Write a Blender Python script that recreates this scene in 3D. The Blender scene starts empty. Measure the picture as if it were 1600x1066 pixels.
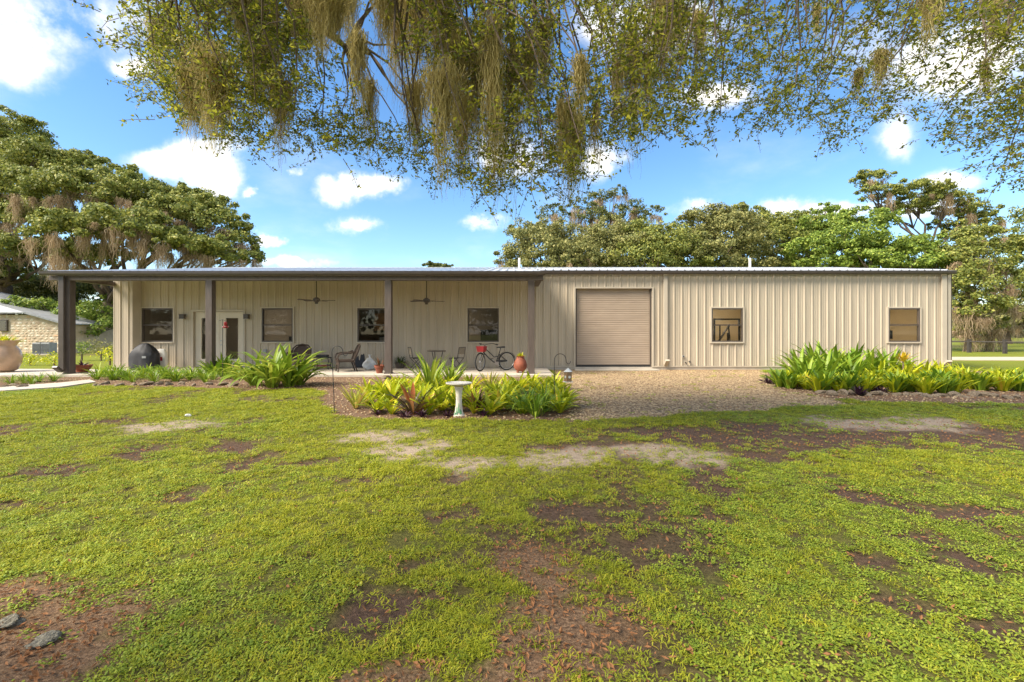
import bpy, math, random
import numpy as np
from math import sin, cos, pi, radians as R
from mathutils import Vector, Matrix
random.seed(7); rng = np.random.default_rng(7)
S = bpy.context.scene
col = S.collection
# ------------------------------------------------------------------ camera
F = 711.0; HOR = 521.0; CH = 1.44          # focal length in photo pixels, horizon row, eye height
cd = bpy.data.cameras.new('camera'); cam = bpy.data.objects.new('camera', cd); col.objects.link(cam)
cam.location = (0, 0, CH); cam.rotation_euler = (R(90), 0, 0)
cd.sensor_width = 36; cd.lens = 16; cd.shift_y = -0.0075; cd.clip_start = .05; cd.clip_end = 3000
S.camera = cam
S.view_settings.view_transform = 'Standard'; S.view_settings.look = 'None'
S.view_settings.exposure = 1.98; S.view_settings.gamma = 1
# ------------------------------------------------------------------ sky and sun
SUNV = Vector((-0.78, -0.40, 0.85)).normalized()
w = bpy.data.worlds.new('World'); S.world = w; w.use_nodes = True
nt = w.node_tree; N = nt.nodes; L = nt.links; N.clear()
def wn(t, **k):
    n = N.new(t)
    for a, b in k.items(): setattr(n, a, b)
    return n
def wmath(op, a, b=None, c=None, clamp=False):
    n = N.new('ShaderNodeMath'); n.operation = op; n.use_clamp = clamp
    for i, v in enumerate((a, b, c)):
        if v is None: continue
        if isinstance(v, (int, float)): n.inputs[i].default_value = v
        else: L.new(v, n.inputs[i])
    return n.outputs[0]
sky = wn('ShaderNodeTexSky', sky_type='NISHITA'); sky.sun_disc = False
sky.sun_elevation = math.asin(SUNV.z); sky.sun_rotation = math.atan2(SUNV.x, SUNV.y)
sky.air_density = 1.0; sky.dust_density = 0.25; sky.ozone_density = 2.2
tc = wn('ShaderNodeTexCoord'); sep = wn('ShaderNodeSeparateXYZ'); L.new(tc.outputs['Generated'], sep.inputs[0])
# cloud layer: noise on a high flat deck, plus single cumulus puffs
den = wmath('MAXIMUM', sep.outputs[2], 0.03)
dx = wmath('DIVIDE', sep.outputs[0], wmath('ADD', den, .25)); dy = wmath('DIVIDE', sep.outputs[1], wmath('ADD', den, .25))
cmb = wn('ShaderNodeCombineXYZ'); L.new(dx, cmb.inputs[0]); L.new(dy, cmb.inputs[1])
nz = wn('ShaderNodeTexNoise'); nz.inputs['Scale'].default_value = 1.6; nz.inputs['Detail'].default_value = 7; nz.inputs['Roughness'].default_value = .55
L.new(cmb.outputs[0], nz.inputs['Vector'])
nz2 = wn('ShaderNodeTexNoise'); nz2.inputs['Scale'].default_value = 9; nz2.inputs['Detail'].default_value = 8; nz2.inputs['Roughness'].default_value = .6
L.new(tc.outputs['Generated'], nz2.inputs['Vector'])
# directions of the puffs (azimuth u = x/y, elevation v = z/y), widths
puffs = []
for px, py, a, b in [(540,292,50,26),(585,293,42,18),(345,245,64,28),(275,255,85,22),(345,288,50,24),(90,35,150,55),(20,100,60,40),(190,105,40,16),
                     (560,353,36,13),(935,252,34,30),(765,355,32,12),(465,408,60,12),(1480,90,150,70),(1405,205,36,36),(1490,288,55,18),(1270,330,80,17),
                     (1120,330,50,12),(1430,330,90,18),(800,235,70,42),(1000,40,120,50),(466,262,16,9),(410,300,10,7),(420,372,22,10),(1120,150,60,22)]:
    puffs.append(((px-800)/F, (HOR-py)/F, a/F, b/F))
yy = wmath('MAXIMUM', sep.outputs[1], 0.001)
wz_ = wn('ShaderNodeTexNoise'); wz_.inputs['Scale'].default_value = 7; wz_.inputs['Detail'].default_value = 7; wz_.inputs['Roughness'].default_value = .62
L.new(tc.outputs['Generated'], wz_.inputs['Vector']); wsp = wn('ShaderNodeSeparateColor'); L.new(wz_.outputs['Color'], wsp.inputs[0])
U = wmath('ADD', wmath('DIVIDE', sep.outputs[0], yy), wmath('MULTIPLY', wmath('SUBTRACT', wsp.outputs[0], .5), .20))
V = wmath('ADD', wmath('DIVIDE', sep.outputs[2], yy), wmath('MULTIPLY', wmath('SUBTRACT', wsp.outputs[1], .5), .13))
front = wmath('GREATER_THAN', sep.outputs[1], 0.02)
tot = None
for u, v, a, b in puffs:
    e = wmath('ADD', wmath('POWER', wmath('DIVIDE', wmath('SUBTRACT', U, u), a), 2.0), wmath('POWER', wmath('DIVIDE', wmath('SUBTRACT', V, v), b), 2.0))
    g = wmath('EXPONENT', wmath('MULTIPLY', e, -1.0))
    tot = g if tot is None else wmath('ADD', tot, g)
tot = wmath('MULTIPLY', wmath('MINIMUM', tot, 1.1), front)
puffm = wmath('MULTIPLY', tot, wmath('ADD', wmath('MULTIPLY', wmath('SUBTRACT', nz2.outputs[0], .5), 4.2), 1.0))
mr = wn('ShaderNodeMapRange'); mr.interpolation_type = 'SMOOTHSTEP'; L.new(puffm, mr.inputs[0]); mr.inputs[1].default_value = .12; mr.inputs[2].default_value = 1.15
back = wmath('SUBTRACT', 1.0, front)
mr2 = wn('ShaderNodeMapRange'); mr2.interpolation_type = 'SMOOTHSTEP'; L.new(nz.outputs[0], mr2.inputs[0]); mr2.inputs[1].default_value = .38; mr2.inputs[2].default_value = .6  # cover behind the camera thickened to whiten the ambient light
wisp = wn('ShaderNodeMapRange'); wisp.interpolation_type = 'SMOOTHSTEP'; L.new(nz.outputs[0], wisp.inputs[0]); wisp.inputs[1].default_value = .5; wisp.inputs[2].default_value = .85
cov = wmath('MAXIMUM', wmath('MAXIMUM', mr.outputs[0], wmath('MULTIPLY', mr2.outputs[0], back)), wmath('MULTIPLY', wisp.outputs[0], .35), clamp=True)
bg1 = wn('ShaderNodeBackground'); bg1.inputs[1].default_value = 0.068
hs = wn('ShaderNodeHueSaturation'); hs.inputs['Saturation'].default_value = 1.2; L.new(sky.outputs[0], hs.inputs['Color']); L.new(hs.outputs[0], bg1.inputs[0])
bg2 = wn('ShaderNodeBackground'); bg2.inputs[0].default_value = (1, .965, .90, 1); bg2.inputs[1].default_value = 0.40
mx = wn('ShaderNodeMixShader'); L.new(cov, mx.inputs[0]); L.new(bg1.outputs[0], mx.inputs[1]); L.new(bg2.outputs[0], mx.inputs[2])
wo = wn('ShaderNodeOutputWorld'); L.new(mx.outputs[0], wo.inputs[0])
sd = bpy.data.lights.new('sun', 'SUN'); sd.energy = 2.3; sd.angle = R(28); sd.color = (1, .90, .75)
sun = bpy.data.objects.new('sun', sd); col.objects.link(sun); sun.rotation_euler = SUNV.to_track_quat('Z', 'Y').to_euler()

# ------------------------------------------------------------------ helpers
def PX(px, py, Z): return Vector(((px-800)/F*Z, Z, CH-(py-HOR)/F*Z))
def GR(px, py):
    Z = CH*F/(py-HOR); return Vector(((px-800)/F*Z, Z, 0))
def tag(o, label=None, cat=None, group=None, kind=None):
    if label: o['label'] = label
    if cat: o['category'] = cat
    if group: o['group'] = group
    if kind: o['kind'] = kind
    return o
def empty(name, loc, rz=0, label=None, cat=None, group=None):
    o = bpy.data.objects.new(name, None); col.objects.link(o); o.location = loc; o.rotation_euler = (0, 0, rz)
    o.empty_display_size = .2
    return tag(o, label, cat, group)
def link(name, me, parent=None, loc=None, rz=0, scale=None):
    o = bpy.data.objects.new(name, me); col.objects.link(o)
    if parent: o.parent = parent
    if loc is not None: o.location = loc
    if rz: o.rotation_euler = (0, 0, rz)
    if scale is not None: o.scale = scale if hasattr(scale, '__len__') else (scale,)*3
    return o
def npmesh(name, v, f, mat, smooth=False):
    """v (n,3), f (m,k) arrays -> mesh"""
    me = bpy.data.meshes.new(name); v = np.asarray(v, dtype=np.float32); f = np.asarray(f, dtype=np.int32)
    me.vertices.add(len(v)); me.vertices.foreach_set('co', v.ravel())
    k = f.shape[1]; me.loops.add(f.size); me.loops.foreach_set('vertex_index', f.ravel())
    me.polygons.add(len(f)); me.polygons.foreach_set('loop_start', np.arange(0, f.size, k, dtype=np.int32))
    if smooth: me.polygons.foreach_set('use_smooth', np.ones(len(f), dtype=bool))
    me.update(calc_edges=True); me.validate()
    if mat: me.materials.append(mat)
    return me
class MB:
    def __init__(s): s.v = []; s.f = []
    def box(s, x0, x1, y0, y1, z0, z1, M=None):
        b = len(s.v); P = [(x0,y0,z0),(x1,y0,z0),(x1,y1,z0),(x0,y1,z0),(x0,y0,z1),(x1,y0,z1),(x1,y1,z1),(x0,y1,z1)]
        s.v += [tuple(M @ Vector(p)) if M else p for p in P]
        s.f += [tuple(b+i for i in q) for q in [(0,3,2,1),(4,5,6,7),(0,1,5,4),(1,2,6,5),(2,3,7,6),(3,0,4,7)]]; return s
    def bbox(s, c, d, M=None):   # centre, full size
        return s.box(c[0]-d[0]/2, c[0]+d[0]/2, c[1]-d[1]/2, c[1]+d[1]/2, c[2]-d[2]/2, c[2]+d[2]/2, M)
    def quad(s, *p):
        b = len(s.v); s.v += [tuple(q) for q in p]; s.f.append(tuple(range(b, b+len(p)))); return s
    def tube(s, pts, r, n=8, close=False, cap=True):
        pts = [Vector(p) for p in pts]; m = len(pts)
        if not hasattr(r, '__len__'): r = [r]*m
        b = len(s.v); up = None
        for i in range(m):
            if close: t = pts[(i+1) % m]-pts[i-1]
            else: t = pts[min(i+1, m-1)]-pts[max(i-1, 0)]
            t = t.normalized() if t.length > 1e-9 else Vector((0, 0, 1))
            if up is None: up = t.orthogonal().normalized()
            up = (up-t*up.dot(t)); up = up.normalized() if up.length > 1e-6 else t.orthogonal().normalized()
            sd_ = t.cross(up)
            for k in range(n):
                a = 2*pi*k/n; s.v.append(tuple(pts[i]+(up*cos(a)+sd_*sin(a))*r[i]))
        for i in range(m if close else m-1):
            j = (i+1) % m
            for k in range(n):
                k2 = (k+1) % n; s.f.append((b+i*n+k, b+i*n+k2, b+j*n+k2, b+j*n+k))
        if cap and not close:
            s.f.append(tuple(b+k for k in range(n))[::-1]); s.f.append(tuple(b+(m-1)*n+k for k in range(n)))
        return s
    def lathe(s, prof, n=20, c=(0, 0, 0)):
        b = len(s.v)
        for r, z in prof:
            for k in range(n): a = 2*pi*k/n; s.v.append((c[0]+r*cos(a), c[1]+r*sin(a), c[2]+z))
        for i in range(len(prof)-1):
            for k in range(n): k2 = (k+1) % n; s.f.append((b+i*n+k, b+i*n+k2, b+(i+1)*n+k2, b+(i+1)*n+k))
        s.f.append(tuple(b+k for k in range(n))[::-1]); s.f.append(tuple(b+(len(prof)-1)*n+k for k in range(n))); return s
    def mesh(s, name, mat, smooth=False):
        me = bpy.data.meshes.new(name); me.from_pydata(s.v, [], s.f); me.update()
        if smooth:
            me.polygons.foreach_set('use_smooth', np.ones(len(me.polygons), dtype=bool))
            try: me.set_sharp_from_angle(angle=R(40))
            except Exception: pass
        me.materials.append(mat); return me
    def build(s, name, mat, parent=None, loc=None, rz=0, smooth=False, bevel=0):
        o = link(name, s.mesh(name, mat, smooth), parent, loc, rz)
        if bevel:
            m = o.modifiers.new('bevel', 'BEVEL'); m.width = bevel; m.segments = 2; m.limit_method = 'ANGLE'
        return o
def arc(c, r, a0, a1, n, plane='xz'):
    o = []
    for i in range(n+1):
        a = a0+(a1-a0)*i/n
        p = (c[0]+r*cos(a), c[1], c[2]+r*sin(a)) if plane == 'xz' else ((c[0], c[1]+r*cos(a), c[2]+r*sin(a)) if plane == 'yz' else (c[0]+r*cos(a), c[1]+r*sin(a), c[2]))
        o.append(p)
    return o
# value noise in numpy
def vnoise(x, y, s, seed=0):
    x = np.asarray(x, float)/s; y = np.asarray(y, float)/s; xi = np.floor(x).astype(np.int64); yi = np.floor(y).astype(np.int64); fx = x-xi; fy = y-yi
    fx = fx*fx*(3-2*fx); fy = fy*fy*(3-2*fy)
    def h(i, j):
        n = (i*374761393+j*668265263+seed*974711) & 0x7fffffff; n = ((n ^ (n >> 13))*1274126177) & 0x7fffffff; return ((n ^ (n >> 16)) & 0xffff)/65535.0
    return (h(xi, yi)*(1-fx)+h(xi+1, yi)*fx)*(1-fy)+(h(xi, yi+1)*(1-fx)+h(xi+1, yi+1)*fx)*fy
def fbm(x, y, s, seed=0): return .5*vnoise(x, y, s, seed)+.3*vnoise(x, y, s/2.1, seed+1)+.2*vnoise(x, y, s/4.3, seed+2)

# ------------------------------------------------------------------ materials
def newmat(name):
    m = bpy.data.materials.new(name); m.use_nodes = True; t = m.node_tree; return m, t.nodes, t.links, t.nodes['Principled BSDF']
def pmat(name, c, rough=.5, var=.15, scale=6, metal=0, bump=.0, stretch=(1, 1, 1), spec=.5, detail=5):
    m, n, l, b = newmat(name)
    b.inputs['Roughness'].default_value = rough; b.inputs['Metallic'].default_value = metal; b.inputs['Specular IOR Level'].default_value = spec
    tcn = n.new('ShaderNodeTexCoord'); mp = n.new('ShaderNodeMapping'); mp.inputs['Scale'].default_value = stretch; l.new(tcn.outputs['Object'], mp.inputs[0])
    nz = n.new('ShaderNodeTexNoise'); nz.inputs['Scale'].default_value = scale; nz.inputs['Detail'].default_value = detail; l.new(mp.outputs[0], nz.inputs['Vector'])
    rp = n.new('ShaderNodeValToRGB'); rp.color_ramp.elements[0].position = .3; rp.color_ramp.elements[1].position = .7
    rp.color_ramp.elements[0].color = tuple(max(0, x*(1-var)) for x in c)+(1,); rp.color_ramp.elements[1].color = tuple(min(1, x*(1+var)) for x in c)+(1,)
    l.new(nz.outputs[0], rp.inputs[0]); l.new(rp.outputs[0], b.inputs['Base Color'])
    if bump:
        bp = n.new('ShaderNodeBump'); bp.inputs['Strength'].default_value = bump; bp.inputs['Distance'].default_value = .02; l.new(nz.outputs[0], bp.inputs['Height']); l.new(bp.outputs[0], b.inputs['Normal'])
    return m
def leafmat(name, cols, transl=.35, rough=.55, objrand=.0):
    """cols: list of (pos, colour) picked by leaf"""
    m, n, l, b = newmat(name); b.inputs['Roughness'].default_value = rough; b.inputs['Specular IOR Level'].default_value = .3
    g = n.new('ShaderNodeNewGeometry'); src = g.outputs['Random Per Island']
    if objrand:
        oi = n.new('ShaderNodeObjectInfo'); a = n.new('ShaderNodeMath'); a.operation = 'MULTIPLY_ADD'; l.new(oi.outputs['Random'], a.inputs[0]); a.inputs[1].default_value = objrand
        mm = n.new('ShaderNodeMath'); mm.operation = 'MULTIPLY'; l.new(src, mm.inputs[0]); mm.inputs[1].default_value = 1-objrand; l.new(mm.outputs[0], a.inputs[2]); src = a.outputs[0]
    rp = n.new('ShaderNodeValToRGB'); cr = rp.color_ramp
    while len(cr.elements) < len(cols): cr.elements.new(.5)
    for e, (p, c) in zip(cr.elements, cols): e.position = p; e.color = tuple(c)+(1,)
    l.new(src, rp.inputs[0]); l.new(rp.outputs[0], b.inputs['Base Color'])
    if transl:
        t = n.new('ShaderNodeBsdfTranslucent'); l.new(rp.outputs[0], t.inputs[0]); mxs = n.new('ShaderNodeMixShader'); mxs.inputs[0].default_value = transl
        l.new(b.outputs[0], mxs.inputs[1]); l.new(t.outputs[0], mxs.inputs[2]); l.new(mxs.outputs[0], n['Material Output'].inputs[0])
    return m
M = {}
M['wall'] = pmat('painted_tan_metal', (.45, .385, .29), .45, .10, 1.3, stretch=(4, 4, .35))
M['trim'] = pmat('trim_beige', (.47, .41, .32), .45, .05, 3)
M['shutter'] = pmat('roll_door_tan', (.35, .275, .205), .5, .07, 2, stretch=(1, 1, 3))
M['roof'] = pmat('galvalume', (.62, .64, .66), .38, .12, 3, metal=.35, stretch=(6, .6, 1))
M['bronze'] = pmat('dark_bronze', (.075, .06, .05), .4, .12, 5)
M['timber'] = pmat('brown_painted_steel', (.095, .073, .06), .55, .2, 4, bump=.1, stretch=(3, 3, .6))
M['white'] = pmat('white_pvc', (.78, .76, .70), .4, .05, 5)
M['door'] = pmat('door_cream', (.62, .55, .44), .45, .04, 3)
M['concrete'] = pmat('concrete', (.47, .415, .34), .85, .16, 2.2, bump=.15, detail=9)
M['black'] = pmat('black_metal', (.02, .02, .021), .45, .2, 9)
M['blackcloth'] = pmat('black_cover', (.022, .022, .025), .62, .3, 5, bump=.4)
M['wicker'] = pmat('brown_wicker', (.06, .038, .025), .6, .5, 70, bump=.9, stretch=(1, 1, 2.2))
M['sling'] = pmat('grey_sling', (.22, .19, .14), .7, .15, 40)
M['red'] = pmat('red_plastic', (.24, .012, .015), .4, .12, 7)
M['terra'] = pmat('terracotta', (.24, .068, .034), .7, .22, 6, bump=.15)
M['glaze'] = pmat('tan_glaze', (.42, .285, .19), .25, .18, 4)
M['bath'] = pmat('weathered_cement', (.62, .57, .47), .8, .18, 9, bump=.3, detail=9)
M['moss_green'] = pmat('green_stain', (.12, .32, .16), .8, .4, 14)
M['stone'] = pmat('field_stone', (.19, .145, .095), .9, .38, 9, bump=.7, detail=9)
M['lichen'] = pmat('lichen_stone', (.16, .145, .105), .95, .7, 5, bump=.9, detail=9)
M['bark'] = pmat('oak_bark', (.13, .095, .07), .95, .4, 7, bump=1, stretch=(3, 3, .7), detail=9)
M['rubber'] = pmat('rubber', (.018, .018, .018), .8, .2, 20)
M['chrome'] = pmat('steel', (.5, .5, .5), .3, .05, 9, metal=.9)
M['grey'] = pmat('grey_enamel', (.28, .29, .29), .5, .1, 5)
M['cream'] = pmat('interior_cream', (.60, .50, .34), .8, .04, 2)
M['intfloor'] = pmat('interior_floor', (.2, .15, .11), .6, .15, 4)
M['woodcab'] = pmat('wood_cabinet', (.30, .17, .08), .5, .2, 4, stretch=(1, 1, 5))
M['saddle'] = pmat('saddle_vinyl', (.02, .018, .016), .5, .1, 9)
M['bag'] = pmat('frosted_plastic', (.62, .66, .70), .3, .14, 9, bump=.6)
M['fence'] = pmat('fence_wood', (.05, .042, .036), .8, .3, 6)
def glassmat():
    m, n, l, b = newmat('window_glass'); n.remove(b)
    t = n.new('ShaderNodeBsdfTransparent'); t.inputs[0].default_value = (.93, .95, .94, 1); g = n.new('ShaderNodeBsdfGlossy'); g.inputs['Roughness'].default_value = .015
    fr = n.new('ShaderNodeFresnel'); fr.inputs[0].default_value = 1.55; gg = n.new('ShaderNodeNewGeometry'); iv = n.new('ShaderNodeMath'); iv.operation = 'SUBTRACT'; iv.inputs[0].default_value = 1; l.new(gg.outputs['Backfacing'], iv.inputs[1]); a = n.new('ShaderNodeMath'); a.operation = 'MULTIPLY'; l.new(fr.outputs[0], a.inputs[0]); l.new(iv.outputs[0], a.inputs[1])
    x = n.new('ShaderNodeMixShader'); l.new(a.outputs[0], x.inputs[0]); l.new(t.outputs[0], x.inputs[1]); l.new(g.outputs[0], x.inputs[2]); l.new(x.outputs[0], n['Material Output'].inputs[0]); return m
M['glass'] = glassmat()
def emit(name, c, s):
    m, n, l, b = newmat(name); b.inputs['Base Color'].default_value = c+(1,); b.inputs['Emission Color'].default_value = c+(1,); b.inputs['Emission Strength'].default_value = s; return m
M['lamp'] = emit('ceiling_lamp', (1, .80, .54), 6.5)
# leaf materials
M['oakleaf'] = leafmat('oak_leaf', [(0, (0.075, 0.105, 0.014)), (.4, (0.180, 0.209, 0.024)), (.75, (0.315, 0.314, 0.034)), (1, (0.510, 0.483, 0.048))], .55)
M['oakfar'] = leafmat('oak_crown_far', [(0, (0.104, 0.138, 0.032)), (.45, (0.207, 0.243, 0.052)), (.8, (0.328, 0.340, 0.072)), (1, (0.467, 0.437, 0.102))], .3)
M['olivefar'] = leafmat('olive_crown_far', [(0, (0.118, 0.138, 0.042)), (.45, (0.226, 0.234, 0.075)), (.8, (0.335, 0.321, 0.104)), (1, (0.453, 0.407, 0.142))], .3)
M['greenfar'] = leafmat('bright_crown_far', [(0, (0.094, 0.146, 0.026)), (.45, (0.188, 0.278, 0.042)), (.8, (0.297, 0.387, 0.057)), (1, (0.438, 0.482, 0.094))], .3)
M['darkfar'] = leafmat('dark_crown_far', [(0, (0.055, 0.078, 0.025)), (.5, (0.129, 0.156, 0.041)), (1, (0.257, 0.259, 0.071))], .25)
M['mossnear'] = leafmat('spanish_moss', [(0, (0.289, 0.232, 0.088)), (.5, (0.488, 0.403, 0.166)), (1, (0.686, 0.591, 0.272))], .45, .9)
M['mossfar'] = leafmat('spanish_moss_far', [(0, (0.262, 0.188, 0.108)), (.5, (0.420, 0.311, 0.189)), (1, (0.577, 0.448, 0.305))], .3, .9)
M['blade'] = leafmat('lawn_blade', [(0, (0.151, 0.195, 0.014)), (.4, (0.302, 0.341, 0.020)), (.8, (0.454, 0.444, 0.026)), (1, (0.635, 0.501, 0.061))], .35, objrand=.45)
M['broad'] = leafmat('lawn_broadleaf', [(0, (0.131, 0.204, 0.020)), (.4, (0.255, 0.335, 0.031)), (.8, (0.386, 0.444, 0.043)), (1, (0.557, 0.519, 0.073))], .35, objrand=.45)
M['lirio'] = leafmat('strap_leaf_green', [(0, (0.098, 0.185, 0.014)), (.5, (0.215, 0.336, 0.024)), (1, (0.429, 0.504, 0.042))], .3, .4)
M['lily'] = leafmat('lily_leaf', [(0, (0.129, 0.215, 0.020)), (.5, (0.273, 0.376, 0.033)), (.9, (0.460, 0.497, 0.066)), (1, (0.646, 0.511, 0.132))], .35, .38)
M['brom'] = leafmat('bromeliad_yellow_green', [(0, (0.234, 0.318, 0.012)), (.5, (0.527, 0.554, 0.020)), (.9, (0.750, 0.714, 0.040)), (1, (0.750, 0.524, 0.060))], .35, .35)
M['bromred'] = leafmat('bromeliad_red', [(0, (0.060, 0.048, 0.024)), (.35, (0.144, 0.096, 0.036)), (.65, (0.360, 0.108, 0.036)), (1, (0.540, 0.264, 0.096))], .25, .35)
M['bromyel'] = leafmat('bromeliad_straw', [(0, (0.253, 0.299, 0.034)), (.5, (0.483, 0.437, 0.069)), (1, (0.632, 0.460, 0.138))], .35, .4)
M['purple'] = leafmat('purple_leaf', [(0, (.03, .012, .022)), (.6, (.075, .03, .05)), (1, (.15, .06, .08))], .2, .4)
M['darkplant'] = leafmat('dark_leaf', [(0, (.02, .05, .012)), (.6, (.05, .10, .02)), (1, (.11, .17, .03))], .25, .4)
M['litter'] = leafmat('fallen_leaf', [(0, (0.104, 0.044, 0.024)), (.5, (0.254, 0.113, 0.046)), (.85, (0.448, 0.227, 0.095)), (1, (0.626, 0.394, 0.188))], .15, .8)
M['pebble'] = leafmat('pebble', [(0, (.10, .065, .045)), (.4, (.23, .155, .09)), (.8, (.39, .28, .155)), (1, (.52, .41, .26))], 0, .85)
M['flower'] = leafmat('yellow_bract', [(0, (.55, .36, .02)), (1, (.75, .55, .03))], .3, .5)

# ------------------------------------------------------------------ ground: zones and bare patches
def poly_in(x, y, pts):
    ins = np.zeros(x.shape, bool); n = len(pts); j = n-1
    for i in range(n):
        xi, yi = pts[i]; xj, yj = pts[j]
        c = ((yi > y) != (yj > y)) & (x < (xj-xi)*(y-yi)/((yj-yi)+1e-12)+xi); ins ^= c; j = i
    return ins
def gpoly(l): return [tuple(GR(*p)[:2]) for p in l]
MULCH = [gpoly([(470,586),(486,605),(508,613),(503,630),(530,649),(610,656),(760,657),(880,656),(905,640),(880,590),(860,586)]),
         gpoly([(128,582),(150,603),(300,605),(400,609),(486,607),(486,584)]),
         gpoly([(-60,588),(-60,607),(60,603),(150,594),(135,583)]),
         gpoly([(1190,583),(1215,610),(1310,624),(1420,629),(1700,632),(1700,588),(1480,578)])]
GRAVEL = [gpoly([(862,577),(880,600),(905,640),(880,657),(960,656),(1040,648),(1150,642),(1240,636),(1330,632),(1310,624),(1215,610),(1195,590),(1190,577)])]
BL = []   # photo position, half size in pixels, kind
for b in [(365,695,48,14,'soil'),(395,722,35,12,'soil'),(90,735,65,8,'soil'),(40,745,40,5,'soil'),(20,672,35,6,'soil'),(270,664,65,7,'sand'),(160,660,40,5,'soil'),(230,705,40,5,'soil'),
          (715,748,26,13,'soil'),(715,806,26,10,'soil'),(560,755,50,5,'soil'),(480,722,40,4,'soil'),(640,702,80,13,'sand'),(720,722,70,10,'sand'),(870,714,80,12,'sand'),(600,680,60,8,'sand'),(1040,712,90,13,'sand'),(950,698,120,8,'soil'),
          (1115,755,36,24,'soil'),(1135,812,42,11,'soil'),(1100,735,60,8,'soil'),(1160,690,110,15,'soil'),(1080,675,90,10,'soil'),(1210,712,60,9,'soil'),(1300,684,110,12,'soil'),(1440,672,170,13,'soil'),(1560,688,110,12,'soil'),(1400,660,120,6,'sand'),(1190,665,90,7,'soil'),
          (1390,782,75,13,'soil'),(1480,795,95,10,'soil'),(1560,806,80,9,'soil'),(1330,775,40,6,'soil'),(1270,845,35,6,'soil'),(1380,890,45,8,'soil'),(1480,845,60,7,'soil'),(1570,900,70,22,'soil'),(1500,870,55,9,'soil'),(1450,960,60,10,'soil'),(1590,1010,50,14,'soil'),
          (880,985,105,75,'litter'),(835,880,55,22,'litter'),(850,915,50,25,'litter'),(985,890,34,12,'soil'),(590,962,45,24,'soil'),(690,885,50,8,'soil'),(60,1000,160,75,'litter'),(30,930,100,20,'litter'),(620,1040,70,22,'litter'),(800,1050,90,28,'litter'),(470,1055,40,10,'litter'),
          (720,640+150,50,4,'soil'),(460,900,30,6,'soil'),(30,793,45,6,'soil'),(205,768,50,4,'soil'),(300,768,40,4,'soil'),(880,800,60,8,'soil'),(760,862,40,6,'soil'),(1010,830,35,5,'soil'),(1110,900,25,6,'soil'),(180,905,60,6,'litter')]:
    px, py, rx, ry, k = b; g = GR(px, py); BL.append((g.x, g.y, rx*g.y/F, ry*g.y*g.y/(F*CH), k))
def zones(x, y):
    x = np.asarray(x, float); y = np.asarray(y, float)
    wx_ = x+.5*(fbm(x, y, .9, 3)-.5)+.22*(vnoise(x, y, .16, 5)-.5); wy_ = y+.8*(fbm(x, y, .9, 9)-.5)+.22*(vnoise(x, y, .16, 6)-.5)
    z = {k: np.zeros(x.shape) for k in ('soil', 'sand', 'gravel', 'litter', 'mulch')}
    for bx, by, rx, ry, k in BL:
        d = np.sqrt(((wx_-bx)/(rx*1.2))**2+((wy_-by)/(ry*1.35))**2)+1.0*(fbm(x, y, .45, 21)-.5)+.45*(vnoise(x, y, .09, 22)-.5)
        z[k] = np.maximum(z[k], np.clip((1.18-d)/.5, 0, 1))
    for p in MULCH: z['mulch'] = np.maximum(z['mulch'], poly_in(wx_*.5+x*.5, wy_*.3+y*.7, p)*1.0)
    for p in GRAVEL: z['gravel'] = np.maximum(z['gravel'], poly_in(wx_*.6+x*.4, wy_*.6+y*.4, p)*1.0)
    # thin worn spots all over the lawn
    z['soil'] = np.maximum(z['soil'], np.clip((fbm(x, y, 1.1, 40)-.63)/.1, 0, 1)*.8)
    return z
def axis(a, b, d, far, n):
    c = np.arange(a, b+1e-6, d); t = np.linspace(0, 1, n+1)[1:]**2.6
    return np.concatenate([(a-(far+a)*t)[::-1] if a < 0 else a-t*600, c, b+(far-b)*t])
gx = axis(-15, 18, .13, 900, 26); gy = axis(.3, 19, .13, 1500, 30)
X, Y = np.meshgrid(gx, gy); zn = zones(X.ravel(), Y.ravel())
hx = X.ravel(); hy = Y.ravel()
near = np.clip((20-hy)/4, 0, 1)*np.clip((19-np.abs(hx))/4, 0, 1)*np.clip((13.5-hy)/2, 0, 1)
hz = near*(.05*(fbm(hx, hy, 1.4, 60)-.5)+.03*(vnoise(hx, hy, .3, 61)-.5))-.02*near*zn['soil']
def ground_z(x, y):
    n_ = np.clip((20-y)/4, 0, 1)*np.clip((19-np.abs(x))/4, 0, 1)*np.clip((13.5-y)/2, 0, 1)
    return n_*(.05*(fbm(x, y, 1.4, 60)-.5)+.03*(vnoise(x, y, .3, 61)-.5))
nx, ny = len(gx), len(gy); ii = np.arange(nx*ny).reshape(ny, nx)
fq = np.stack([ii[:-1, :-1], ii[:-1, 1:], ii[1:, 1:], ii[1:, :-1]], -1).reshape(-1, 4)
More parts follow.
